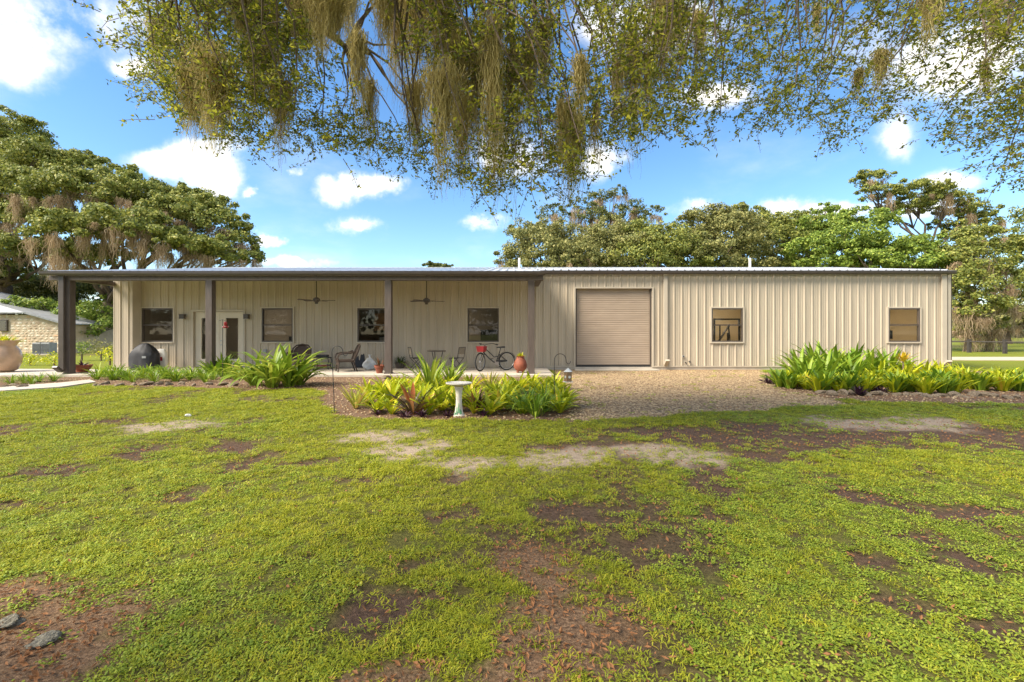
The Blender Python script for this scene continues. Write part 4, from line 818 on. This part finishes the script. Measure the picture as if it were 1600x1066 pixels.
stones([(147+i*20+pr.uniform(-6, 6), 602+pr.uniform(-2, 1.5), pr.uniform(.10, .21)) for i in range(12)], 'flat brown edging stone along the front of the porch bed', 'edging stones of the porch bed')
stones([(20, 605, .16), (36, 606, .14), (8, 606, .12)], 'brown edging stone in the bed at the left edge', 'edging stones at the left edge')
stones([(1282+i*17+pr.uniform(-5, 5), 616+i*.35+pr.uniform(-2, 1.5), pr.uniform(.13, .24)) for i in range(19)], 'mossy brown edging stone along the front of the right bed', 'edging stones of the right bed')
stones([(604, 592, .2)], 'flat pale stone on the mulch by the third porch post', None)
for px_, py_, s, lb in [(65, 1003, .06, 'lichen-grey surface root lump in the brown litter, nearer one'), (20, 975, .07, 'grey surface root lump in the brown litter, farther left one')]:
    g_ = GR(px_, py_); o = link('root_lump', rockmesh('root_lump', M['lichen'], px_, 1.15, .9, .42, .7, 4), None, (g_.x, g_.y, .01), .5, s); tag(o, lb, 'root')
g_ = GR(294, 652); tag(link('white_pebble', STN[1], None, (g_.x, g_.y, .03), 0, .05), 'small white stone lying in the lawn at left', 'stone'); bpy.data.objects['white_pebble'].data = rockmesh('white_pebble', M['white'], 9)

# ------------------------------------------------------------------ scattered ground cover (uncountable)
vc = {}
def scatter(name, variants, pts, rot, scl, idx, label, cat):
    c = bpy.data.collections.new(name+'_variants')
    for i, me in enumerate(variants):
        o = bpy.data.objects.new('%s_%02d' % (name, i), me); c.objects.link(o)
    me = bpy.data.meshes.new(name); me.vertices.add(len(pts)); me.vertices.foreach_set('co', np.asarray(pts, np.float32).ravel())
    a = me.attributes.new('rot', 'FLOAT_VECTOR', 'POINT'); a.data.foreach_set('vector', np.asarray(rot, np.float32).ravel())
    a = me.attributes.new('scl', 'FLOAT', 'POINT'); a.data.foreach_set('value', np.asarray(scl, np.float32))
    a = me.attributes.new('idx', 'INT', 'POINT'); a.data.foreach_set('value', np.asarray(idx, np.int32))
    o = link(name, me); tag(o, label, cat, kind='stuff')
    g = bpy.data.node_groups.new(name, 'GeometryNodeTree'); g.interface.new_socket('Geometry', in_out='INPUT', socket_type='NodeSocketGeometry'); g.interface.new_socket('Geometry', in_out='OUTPUT', socket_type='NodeSocketGeometry')
    gi = g.nodes.new('NodeGroupInput'); go = g.nodes.new('NodeGroupOutput'); ip = g.nodes.new('GeometryNodeInstanceOnPoints'); ci = g.nodes.new('GeometryNodeCollectionInfo')
    ci.inputs['Collection'].default_value = c; ci.inputs['Separate Children'].default_value = True; ci.inputs['Reset Children'].default_value = True
    def na(nm, t):
        q = g.nodes.new('GeometryNodeInputNamedAttribute'); q.data_type = t; q.inputs['Name'].default_value = nm; return q.outputs['Attribute']
    g.links.new(gi.outputs[0], ip.inputs['Points']); g.links.new(ci.outputs[0], ip.inputs['Instance']); ip.inputs['Pick Instance'].default_value = True
    g.links.new(na('idx', 'INT'), ip.inputs['Instance Index']); g.links.new(na('rot', 'FLOAT_VECTOR'), ip.inputs['Rotation']); g.links.new(na('scl', 'FLOAT'), ip.inputs['Scale']); g.links.new(ip.outputs[0], go.inputs[0])
    md = o.modifiers.new('scatter', 'NODES'); md.node_group = g; return o
def tuft(name, mat, n, Lg, wd, el, spread, seed, seg=2, broad=False):
    r_ = random.Random(seed); mb = MB()
    for i in range(n):
        az = r_.uniform(0, 2*pi); rr = spread*math.sqrt(r_.random()); a2 = r_.uniform(0, 2*pi); L1 = Lg*r_.uniform(.6, 1.25); w1 = wd*r_.uniform(.8, 1.25); e_ = R(r_.uniform(*el)); b = len(mb.v)
        p = Vector((rr*cos(a2), rr*sin(a2), r_.uniform(0, .012))); d = Vector((cos(az)*cos(e_), sin(az)*cos(e_), sin(e_))); s_ = Vector((-sin(az), cos(az), 0))
        p1 = p+d*L1*.55; p2 = p+d*L1+Vector((0, 0, -L1*.25))
        if broad: p1 = p+d*L1*.5
        mb.v += [tuple(p+s_*w1*.22), tuple(p-s_*w1*.22), tuple(p1-s_*w1*.5), tuple(p1+s_*w1*.5), tuple(p2)]
        mb.f += [(b, b+1, b+2, b+3), (b+3, b+2, b+4)]
    return mb.mesh(name, mat)
TUF = [tuft('tuft', M['blade'], 34, .034, .0045, (0, 60), .05, 400+i) for i in range(4)]
BRD = [tuft('tuft', M['broad'], 34, .018, .009, (-5, 50), .052, 420+i, broad=True) for i in range(4)]
def sample(n, y0, y1, powr=1.0):
    y = y0+(y1-y0)*rng.random(n*3); xh = 1.22*y+2.8; k = rng.random(n*3) < xh/(1.22*y1+2.8); y = y[k][:n]; xh = xh[k][:n]; return (rng.random(len(y))*2-1)*xh, y
P_, Rt, Sc, Ix = [], [], [], []
for y0, y1, dens, s0 in [(.9, 3.6, 760, .95), (3.6, 6, 560, 1.05), (6, 9, 330, 1.25), (9, 13, 160, 1.6), (13, 19, 60, 2.0)]:
    area = 1.22*(y1*y1-y0*y0)+5.6*(y1-y0); x_, y_ = sample(int(area*dens), y0, y1); z_ = zones(x_, y_)
    bare = np.clip(np.maximum.reduce([z_['soil']*.93, z_['sand']*.78, z_['litter']*.88, z_['mulch'], z_['gravel']*.975]), 0, 1)
    keep = (rng.random(len(x_)) > bare) & (rng.random(len(x_)) < .30+1.0*fbm(x_, y_, .55, 77))
    keep &= ~((y_ > 15.0) & (x_ > -26) & (x_ < 1.5)) & ~((y_ > 17.5) & (x_ > -1) & (x_ < 17.6))
    keep &= ~((y_ < 18.3) & (y_ > 15.4) & (x_ < -15)) & ~poly_in(x_, y_, gpoly([(-40, 606), (20, 603), (90, 599), (140, 594), (150, 599), (95, 607), (20, 612), (-40, 616)]))
    x_, y_ = x_[keep], y_[keep]; n_ = len(x_)
    P_.append(np.stack([x_, y_, ground_z(x_, y_)-.004], 1)); Rt.append(np.stack([rng.normal(0, .12, n_), rng.normal(0, .12, n_), rng.random(n_)*6.28], 1)); Sc.append(s0*rng.uniform(.65, 1.2, n_)*(.75+.5*fbm(x_, y_, 1.3, 90)))
    br = (fbm(x_, y_, 2.5, 33)+.10*np.clip((x_-1)/3, -1, 1)) +rng.normal(0, .12, n_) > .50
    Ix.append(np.where(br, 4, 0)+rng.integers(0, 4, n_))
scatter('lawn_grass', TUF+BRD, np.concatenate(P_), np.concatenate(Rt), np.concatenate(Sc), np.concatenate(Ix), 'patchy yellow-green grass and low weeds covering the lawn', 'grass')
def litleaf(seed):
    r_ = random.Random(seed); mb = MB(); l_ = .045; w_ = .02; c = r_.uniform(.2, .6)
    mb.v = [(0, -l_/2, 0), (w_/2, 0, .008*c), (0, l_/2, .012*c), (-w_/2, 0, .008*c), (0, 0, -.004)]; mb.f = [(0, 1, 4), (1, 2, 4), (2, 3, 4), (3, 0, 4)]; return mb.mesh('litter_leaf', M['litter'])
x_, y_ = sample(230000, .9, 13); z_ = zones(x_, y_); pk = np.clip(z_['litter']*.95+z_['mulch']*.25+z_['soil']*.22+.012, 0, 1); k = rng.random(len(x_)) < pk*np.clip(4.5/y_, .25, 1); x_, y_ = x_[k], y_[k]; n_ = len(x_)
scatter('fallen_leaves', [litleaf(i) for i in range(4)], np.stack([x_, y_, ground_z(x_, y_)+.012], 1), np.stack([rng.normal(0, .5, n_), rng.normal(0, .5, n_), rng.random(n_)*6.28], 1), rng.uniform(.35, .95, n_), rng.integers(0, 4, n_), 'brown fallen leaves strewn on bare soil and lawn', 'leaves')
x_, y_ = sample(60000, 6.5, 18); z_ = zones(x_, y_); k = (rng.random(len(x_)) < z_['gravel']*.9+z_['mulch']*.35) & ~((y_ > 15.0) & (x_ < 1.45)) & (y_ < 17.5); x_, y_ = x_[k], y_[k]; n_ = len(x_)
scatter('gravel_stones', [rockmesh('pebble', M['pebble'], 500+i, .022, .018, .011, .3, 1) for i in range(4)], np.stack([x_, y_, ground_z(x_, y_)+.004], 1), np.stack([np.zeros(n_), np.zeros(n_), rng.random(n_)*6.28], 1), rng.uniform(.6, 1.5, n_), rng.integers(0, 4, n_), 'loose tan gravel and wood chips before the roll-up door', 'gravel')

# ------------------------------------------------------------------ trees
def leaf_quads(c, nrm_bias, ln, wd, up=.3):
    """rhombus leaves at points c (n,3); nrm_bias (n,3) preferred normals"""
    n = len(c); nr = rng.normal(0, 1, (n, 3))*.75+nrm_bias; nr[:, 2] += up; nr /= np.linalg.norm(nr, axis=1, keepdims=True)+1e-9
    t = rng.normal(0, 1, (n, 3)); t -= nr*np.sum(t*nr, 1, keepdims=True); t /= np.linalg.norm(t, axis=1, keepdims=True)+1e-9; b = np.cross(nr, t)
    l_ = (ln*rng.uniform(.6, 1.3, n))[:, None]; w_ = (wd*rng.uniform(.7, 1.3, n))[:, None]
    v = np.stack([c-t*l_*.5, c+b*w_*.5+nr*w_*.12, c+t*l_*.5, c-b*w_*.5+nr*w_*.12], 1).reshape(-1, 3); return v, np.arange(n*4).reshape(n, 4)
def unit(n):
    d = rng.normal(0, 1, (n, 3)); return d/np.linalg.norm(d, axis=1, keepdims=True)
def crown(lobes, per_m2, ln, wd, k_=1):
    """lobes (centre, radii): sub-clumps on each lobe, leaves on each sub-clump"""
    cs, ns = [], []
    for c, r in lobes:
        c = np.array(c); r = np.array(r); area = 4*pi*((r[0]*r[1])**1.6/3+(r[0]*r[2])**1.6/3+(r[1]*r[2])**1.6/3)**(1/1.6)
        k = max(14, int(area/1.15)); d = unit(k); d[:, 2] = np.where(d[:, 2] < -.35, -d[:, 2]*.6, d[:, 2]); d /= np.linalg.norm(d, axis=1, keepdims=True)
        q_ = rng.random(k)**1.0; sc = c+d*r*(.55+.68*q_)[:, None]; rad = rng.uniform(.5, 1.0, k)*min(1.25, .5*min(r)+.25)*(1.15-.72*q_)
        n = int(area*per_m2); pick = rng.integers(0, k, n); dd = unit(n); rr = rad[pick][:, None]*rng.uniform(.35, 1.08, (n, 1))
        p = sc[pick]+dd*rr*np.array([1.1, 1.1, .72]); cs.append(p); ns.append(dd*.9+d[pick]*.4)
    return leaf_quads(np.concatenate(cs), np.concatenate(ns), ln, wd)
def moss_mesh(anchors, lens, n_per, rad, wd, mat, seg=6, jit=1.25):
    """hanging strands below anchors"""
    V_, F_ = [], []; off = 0
    for a, Lh, rd in zip(anchors, lens, rad):
        n = n_per; q = rng.normal(0, .45, (n, 2)); taper = np.exp(-(q**2).sum(1)*1.2)
        L_ = Lh*np.clip(taper*rng.uniform(.55, 1.1, n), .15, 1.1); p0 = np.stack([a[0]+q[:, 0]*rd, a[1]+q[:, 1]*rd, a[2]+rng.uniform(-.1, .06, n)*Lh], 1)
        az = rng.random(n)*pi; sdv = np.stack([np.cos(az), np.sin(az), np.zeros(n)], 1); cur = p0.copy(); rows = []
        for i in range(seg+1):
            t = i/seg; wv = (wd*(1-.75*t)*rng.uniform(.6, 1.3, n))[:, None]; rows.append(np.stack([cur+sdv*wv/2, cur-sdv*wv/2], 1))
            cur = cur+np.concatenate([rng.normal(0, 1, (n, 2))*(.13*Lh/seg*min(1, jit)+wd*jit)-q*rd*.10*t, -(L_/seg)[:, None]], 1)
        vv = np.stack(rows, 1)  # n, seg+1, 2, 3
        V_.append(vv.reshape(-1, 3)); base = off+np.arange(n)[:, None]*(seg+1)*2+np.arange(seg)[None, :]*2; F_.append(np.stack([base, base+1, base+3, base+2], -1).reshape(-1, 4)); off += n*(seg+1)*2
    return npmesh('moss', np.concatenate(V_), np.concatenate(F_), mat)
def limb_path(a, b, n=6, wig=.08, sag=0.0, r_=random):
    a, b = Vector(a), Vector(b); d = (b-a).length; o = []
    for i in range(n+1):
        t = i/n; p = a.lerp(b, t)+Vector((r_.uniform(-1, 1), r_.uniform(-1, 1), r_.uniform(-.6, .6)))*wig*d*(1 if 0 < i < n else 0)+Vector((0, 0, sag*d*sin(pi*t))); o.append(p)
    return o
def far_tree(name, label, trunk_px, Z, lobes, mat, per=8, ln=.3, wd=.17, moss=0, group=None, trunk_r=.45, fork=.28, base_y=None):
    bx = (trunk_px-800)/F*Z; e = empty(name, (bx, Z, 0), 0, label, 'tree', group); off = Vector((bx, Z, 0)); r_ = random.Random(int(trunk_px)+3)
    LB = []
    for px_, py_, rx, ry, dz in lobes:
        zz = Z+dz; c = PX(px_, py_, zz)-off; LB.append((tuple(c), (rx*zz/F, max(1.2, rx*zz/F*.8), ry*zz/F)))
    hz_ = max(c[2] for c, r in LB); fk = Vector((r_.uniform(-.3, .3), 0, max(1.6, hz_*fork)))
    tk = MB().tube([(0, 0, -.2), (r_.uniform(-.1, .1), 0, fk.z*.5), fk], [trunk_r*1.35, trunk_r, trunk_r*.85], 10)
    tk.build('trunk', M['bark'], e, smooth=True)
    lm = MB()
    for c, r in LB:
        pth = limb_path(fk, (c[0], c[1], c[2]-r[2]*.2), 6, .06, -.06, r_); lm.tube(pth, [trunk_r*.38*(1-.13*i) for i in range(7)], 6)
        for k in range(5): s_ = pth[4]; lm.tube(limb_path(s_, Vector(c)+Vector((r_.uniform(-.8, .8)*r[0], r_.uniform(-.6, .6)*r[1], r_.uniform(-.3, .7)*r[2])), 4, .06, 0, r_), [trunk_r*.18, trunk_r*.15, trunk_r*.12, trunk_r*.08, trunk_r*.04], 5)
    lm.build('limb', M['bark'], e, smooth=True)
    v, f = crown(LB, per*9.5, ln*.8, wd*.88); link('crown', npmesh('crown', v, f, mat), e)
    if moss:
        an, le, ra = [], [], []
        for c, r in LB:
            for k in range(max(2, int(moss*r[0]))):
                a = r_.uniform(0, 2*pi); q = math.sqrt(r_.random())*.95; an.append((c[0]+r[0]*q*cos(a), c[1]-abs(r[1]*q*sin(a)), c[2]-r[2]*r_.uniform(.15, .75))); le.append(r_.uniform(.6, 3.0)); ra.append(r_.uniform(.2, .55))
        tag(link('moss', moss_mesh(an, le, 60, ra, .035, M['mossfar'], 7, 1.1), e), kind='stuff')
    return e
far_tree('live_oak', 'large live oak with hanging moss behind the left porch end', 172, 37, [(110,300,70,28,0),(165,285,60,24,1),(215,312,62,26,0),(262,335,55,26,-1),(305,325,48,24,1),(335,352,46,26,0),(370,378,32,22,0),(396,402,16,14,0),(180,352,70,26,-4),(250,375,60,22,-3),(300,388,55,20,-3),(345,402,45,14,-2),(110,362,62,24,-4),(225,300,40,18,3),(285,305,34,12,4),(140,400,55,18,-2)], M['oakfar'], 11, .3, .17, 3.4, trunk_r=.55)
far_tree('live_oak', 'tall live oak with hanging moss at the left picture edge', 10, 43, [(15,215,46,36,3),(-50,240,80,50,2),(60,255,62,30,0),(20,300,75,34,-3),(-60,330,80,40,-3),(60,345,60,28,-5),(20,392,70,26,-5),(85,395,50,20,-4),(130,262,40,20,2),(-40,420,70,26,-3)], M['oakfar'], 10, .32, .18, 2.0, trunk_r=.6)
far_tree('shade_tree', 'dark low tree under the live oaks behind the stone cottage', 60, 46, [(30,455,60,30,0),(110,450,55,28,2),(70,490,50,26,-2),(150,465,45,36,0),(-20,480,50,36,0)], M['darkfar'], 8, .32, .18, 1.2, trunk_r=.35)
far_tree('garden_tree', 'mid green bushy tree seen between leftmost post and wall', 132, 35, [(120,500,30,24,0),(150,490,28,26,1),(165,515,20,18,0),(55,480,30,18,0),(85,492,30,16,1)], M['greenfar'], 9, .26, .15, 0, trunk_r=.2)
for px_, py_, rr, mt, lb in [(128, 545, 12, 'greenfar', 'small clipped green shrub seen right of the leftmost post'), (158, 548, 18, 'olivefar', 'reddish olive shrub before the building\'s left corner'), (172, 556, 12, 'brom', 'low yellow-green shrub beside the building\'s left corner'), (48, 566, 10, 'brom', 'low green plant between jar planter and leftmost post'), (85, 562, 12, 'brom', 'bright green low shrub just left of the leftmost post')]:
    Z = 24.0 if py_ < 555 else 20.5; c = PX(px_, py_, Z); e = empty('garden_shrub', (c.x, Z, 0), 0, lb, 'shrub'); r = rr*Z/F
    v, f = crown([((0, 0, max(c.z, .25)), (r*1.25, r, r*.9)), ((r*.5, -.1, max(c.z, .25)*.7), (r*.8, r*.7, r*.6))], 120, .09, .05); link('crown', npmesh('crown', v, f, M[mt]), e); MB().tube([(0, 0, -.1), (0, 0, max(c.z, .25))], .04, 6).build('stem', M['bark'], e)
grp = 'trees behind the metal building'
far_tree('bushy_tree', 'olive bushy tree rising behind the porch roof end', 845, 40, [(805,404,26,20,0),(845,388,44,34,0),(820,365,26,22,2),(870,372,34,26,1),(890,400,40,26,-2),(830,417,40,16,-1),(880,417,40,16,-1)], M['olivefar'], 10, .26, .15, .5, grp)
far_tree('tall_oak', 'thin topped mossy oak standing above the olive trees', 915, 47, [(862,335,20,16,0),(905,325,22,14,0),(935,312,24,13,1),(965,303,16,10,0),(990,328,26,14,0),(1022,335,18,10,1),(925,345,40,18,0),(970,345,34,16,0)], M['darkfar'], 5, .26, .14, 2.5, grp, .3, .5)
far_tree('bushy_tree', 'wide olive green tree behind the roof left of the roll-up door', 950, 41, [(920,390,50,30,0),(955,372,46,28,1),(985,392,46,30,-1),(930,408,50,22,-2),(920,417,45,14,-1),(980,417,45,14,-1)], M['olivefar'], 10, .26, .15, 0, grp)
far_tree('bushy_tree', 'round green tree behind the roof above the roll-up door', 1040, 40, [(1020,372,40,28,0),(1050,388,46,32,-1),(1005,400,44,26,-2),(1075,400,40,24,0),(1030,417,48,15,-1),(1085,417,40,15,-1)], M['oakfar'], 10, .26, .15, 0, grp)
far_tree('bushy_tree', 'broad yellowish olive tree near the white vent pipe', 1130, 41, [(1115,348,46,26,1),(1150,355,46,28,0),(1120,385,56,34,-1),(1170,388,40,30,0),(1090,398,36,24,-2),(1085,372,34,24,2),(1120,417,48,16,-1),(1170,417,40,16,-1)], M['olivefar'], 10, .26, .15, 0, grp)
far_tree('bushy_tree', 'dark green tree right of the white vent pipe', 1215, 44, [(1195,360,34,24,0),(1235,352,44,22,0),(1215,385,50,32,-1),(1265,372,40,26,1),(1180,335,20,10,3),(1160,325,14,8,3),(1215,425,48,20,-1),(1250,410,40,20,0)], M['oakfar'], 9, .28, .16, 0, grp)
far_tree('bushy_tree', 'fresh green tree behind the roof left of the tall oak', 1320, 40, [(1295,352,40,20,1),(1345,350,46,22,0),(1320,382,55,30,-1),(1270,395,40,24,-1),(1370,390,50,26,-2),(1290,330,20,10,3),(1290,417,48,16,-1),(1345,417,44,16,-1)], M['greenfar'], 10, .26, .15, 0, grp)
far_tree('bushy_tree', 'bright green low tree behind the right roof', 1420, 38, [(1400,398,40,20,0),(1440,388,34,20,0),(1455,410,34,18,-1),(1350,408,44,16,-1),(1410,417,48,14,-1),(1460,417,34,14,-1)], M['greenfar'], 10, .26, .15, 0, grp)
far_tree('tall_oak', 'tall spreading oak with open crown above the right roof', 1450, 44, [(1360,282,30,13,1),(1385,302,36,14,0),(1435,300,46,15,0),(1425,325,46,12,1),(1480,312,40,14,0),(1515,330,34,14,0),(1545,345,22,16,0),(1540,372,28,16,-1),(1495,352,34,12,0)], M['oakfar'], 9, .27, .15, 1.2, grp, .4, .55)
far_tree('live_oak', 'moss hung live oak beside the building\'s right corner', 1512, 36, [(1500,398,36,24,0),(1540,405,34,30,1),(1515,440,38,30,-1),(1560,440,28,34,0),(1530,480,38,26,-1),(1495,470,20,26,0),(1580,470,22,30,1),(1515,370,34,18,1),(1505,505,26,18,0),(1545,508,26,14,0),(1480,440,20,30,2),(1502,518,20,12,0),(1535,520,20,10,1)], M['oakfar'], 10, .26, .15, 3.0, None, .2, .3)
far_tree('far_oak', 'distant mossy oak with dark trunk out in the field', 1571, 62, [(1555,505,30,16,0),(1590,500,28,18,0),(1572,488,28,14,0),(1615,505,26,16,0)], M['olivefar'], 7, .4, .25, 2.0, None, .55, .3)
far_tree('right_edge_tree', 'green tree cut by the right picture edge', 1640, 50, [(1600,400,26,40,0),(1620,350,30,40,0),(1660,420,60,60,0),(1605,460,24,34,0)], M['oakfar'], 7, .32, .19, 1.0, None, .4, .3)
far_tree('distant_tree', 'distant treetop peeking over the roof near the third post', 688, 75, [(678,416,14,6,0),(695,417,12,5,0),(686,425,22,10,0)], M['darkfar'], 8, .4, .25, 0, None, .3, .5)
# far wood beyond the field, plus an unseen row behind the camera
lb_ = []
for i in range(80): x_ = -140+i*6.2+random.uniform(-2, 2); h_ = random.uniform(4.2, 6.5); lb_ += [((x_, 150+random.uniform(-6, 6), h_*.7), (5, 4, h_)), ((x_+2, 147+random.uniform(-2, 2), .6), (5, 3, 2.6))]
M['hazewood'] = leafmat('far_wood', [(0, (.09, .12, .07)), (.5, (.16, .19, .11)), (1, (.23, .25, .15))], .2)
for i in range(40): x_ = -120+i*6.2; lb_.append(((x_, -55+random.uniform(-5, 5), 3.5), (5, 4, random.uniform(4.5, 7))))  # row added behind the camera to darken the pane reflections
v, f = crown(lb_, 2.4, .9, .6); tag(link('far_wood', npmesh('far_wood', v, f, M['hazewood'])), 'hazy distant wood along the far side of the field, plus an added row behind the viewpoint', 'wood', kind='stuff')

# ------------------------------------------------------------------ the live oak overhead: trunk left of the camera, limbs reaching over the lawn
TR = Vector((-4.0, .6, 0)); OAK = empty('overhanging_oak', TR, 0, 'foreground live oak with mossy branches hanging across the top', 'tree')
r_ = random.Random(21)
tp = [Vector((0, 0, -.3)), Vector((.05, .02, .4)), Vector((.1, .05, 1.6)), Vector((.25, .15, 3.0)), Vector((.4, .3, 3.8))]
MB().tube(tp, [.75, .55, .46, .44, .40], 16).build('trunk', M['bark'], OAK, smooth=True)
limbs = [[(-3.6, .9, 3.8), (-3.2, 2.6, 5.4), (-2.2, 4.6, 6.3), (-.6, 6.0, 6.9), (1.4, 6.8, 7.3), (4.0, 7.2, 7.4), (7.0, 7.4, 7.2), (10, 7.6, 6.8)],
         [(-3.6, .9, 3.8), (-2.4, 1.6, 5.6), (-.4, 3.0, 7.0), (1.6, 4.6, 7.2), (4.2, 5.8, 7.0), (6.8, 6.2, 6.4), (8.6, 6.5, 6.0)],
         [(-3.6, .9, 3.8), (-4.0, 3.2, 5.6), (-4.2, 5.6, 6.6), (-3.8, 7.2, 6.9), (-3.0, 8.2, 6.6)],
         [(-3.6, .9, 3.8), (-5.0, .2, 5.6), (-7.0, -.8, 7.0)], [(-3.6, .9, 3.8), (-3.4, -.8, 5.8), (-2.4, -3, 7.2)]]
lsam = []
for lp in limbs:
    P2 = []
    for a, b in zip(lp, lp[1:]):
        for k in range(4): P2.append(Vector(a).lerp(Vector(b), k/4)+Vector((r_.uniform(-.06, .06), r_.uniform(-.06, .06), r_.uniform(-.06, .06))))
    P2.append(Vector(lp[-1])); n_ = len(P2); MB().tube([p-TR for p in P2], [.30*(1-i/n_)**.8+.012 for i in range(n_)], 10).build('limb', M['bark'], OAK, smooth=True)
    lsam += P2
low = np.array([(150,-30),(190,70),(200,120),(230,165),(290,190),(330,222),(360,240),(400,238),(470,246),(510,238),(560,232),(580,262),(615,272),(650,258),(690,298),(740,302),(790,306),(850,298),(880,306),(905,285),(930,205),(960,220),(990,228),(1010,200),(1050,205),(1080,215),(1110,205),(1160,213),(1200,205),(1250,208),(1290,228),(1340,235),(1370,192),(1420,192),(1450,232),(1500,236),(1545,232),(1560,276),(1600,288),(1750,300)], float)
tw = MB(); LC, LN = [], []; br = MB(); LDc = []
clusters = 0
for it in range(2900):
    px_ = r_.uniform(222, 1720); dn = 1.0 if px_ < 1080 else (.36 if px_ < 1530 else .6)
    if r_.random() > dn: continue
    yb = np.interp(px_, low[:, 0], low[:, 1]); py_ = yb-24-abs(r_.random())*(yb+110); Z = r_.uniform(5.0, 8.4); c = PX(px_, py_, Z)
    gap = vnoise(np.array([px_]), np.array([py_]), 75., 8)[0]
    if gap < .30 and py_ < yb-60: continue
    clusters += 1
    if it % 5 == 0:
        s_ = min(lsam[:78], key=lambda p: (p-c).length+ (2 if p.z < c.z else 0)); pth = limb_path(s_, c, 6, .05, .10, r_); br.tube(pth, [.028, .024, .02, .016, .012, .009, .006], 5, cap=False)
    for k in range(r_.randint(4, 6)):
        az = r_.uniform(0, 2*pi); p = c+Vector((r_.gauss(0, .16), r_.gauss(0, .22), r_.gauss(0, .12))); d = Vector((cos(az), sin(az), r_.uniform(-.5, .45))).normalized(); Lt = r_.uniform(.22, .48); pts = [p]; ns_ = 4
        for i in range(ns_): d = (d+Vector((0, 0, -.16))+Vector((r_.gauss(0, .12), r_.gauss(0, .12), r_.gauss(0, .1)))).normalized(); pts.append(pts[-1]+d*Lt/ns_)
        tw.tube([pts[0], pts[2], pts[4]], [.0045, .0035, .002], 3, cap=False)
        for q in range(r_.randint(11, 17)):
            t_ = r_.uniform(.12, 1.0)*ns_; i = min(int(t_), ns_-1); b_ = pts[i].lerp(pts[i+1], t_-i); LC.append(tuple(b_+Vector((r_.gauss(0, .028), r_.gauss(0, .028), r_.gauss(0, .024))))); LN.append((0, 0, .5))
br.v = [tuple(Vector(v)-TR) for v in br.v]; tw.v = [tuple(Vector(v)-TR) for v in tw.v]
br.build('branch', M['bark'], OAK); tw.build('twig', M['bark'], OAK)
v, f = leaf_quads(np.array(LC)-np.array(TR), np.array(LN), .058, .026, .1); link('crown', npmesh('crown', v, f, M['oakleaf']), OAK)
for x_, yt, yb_, w_ in [(250,30,120,34),(300,105,215,40),(330,80,235,52),(356,110,218,30),(420,10,135,40),(398,60,185,40),(440,120,245,42),(470,-20,95,44),(502,-20,95,54),(525,-20,70,40),(560,50,175,26),(578,125,245,20),(620,-20,150,44),(650,-20,130,54),(682,-20,115,54),(702,30,180,42),(722,50,215,44),(746,70,262,32),(770,30,292,30),(778,110,306,24),(801,80,303,26),(826,60,230,26),(690,110,280,52),(722,150,288,52),(650,130,240,42),(850,30,160,30),(880,160,292,20),(895,180,326,22),(906,185,306,16),(931,165,272,7),(905,90,195,22),(990,50,245,22),(965,90,205,20),(1036,0,135,44),(1062,10,105,28),(1011,80,212,14),(1092,20,115,16),(1377,80,142,20),(1341,110,155,14),(1450,-20,80,14),(1468,-20,60,12),(1552,0,78,22),(1540,95,162,8),(1276,10,65,12),(600,-20,90,40),(380,-10,80,40),(545,-10,70,30)]:
    Z = r_.uniform(5.2, 7.4); a = PX(x_, yt, Z)-TR; Lh = (yb_-yt)/F*Z*1.1; wv = w_/F*Z*.62; n_ = int(60+w_*6.5)
    link('moss', moss_mesh([tuple(a)], [Lh], n_, [wv], .010, M['mossnear'], 16, .8), OAK)
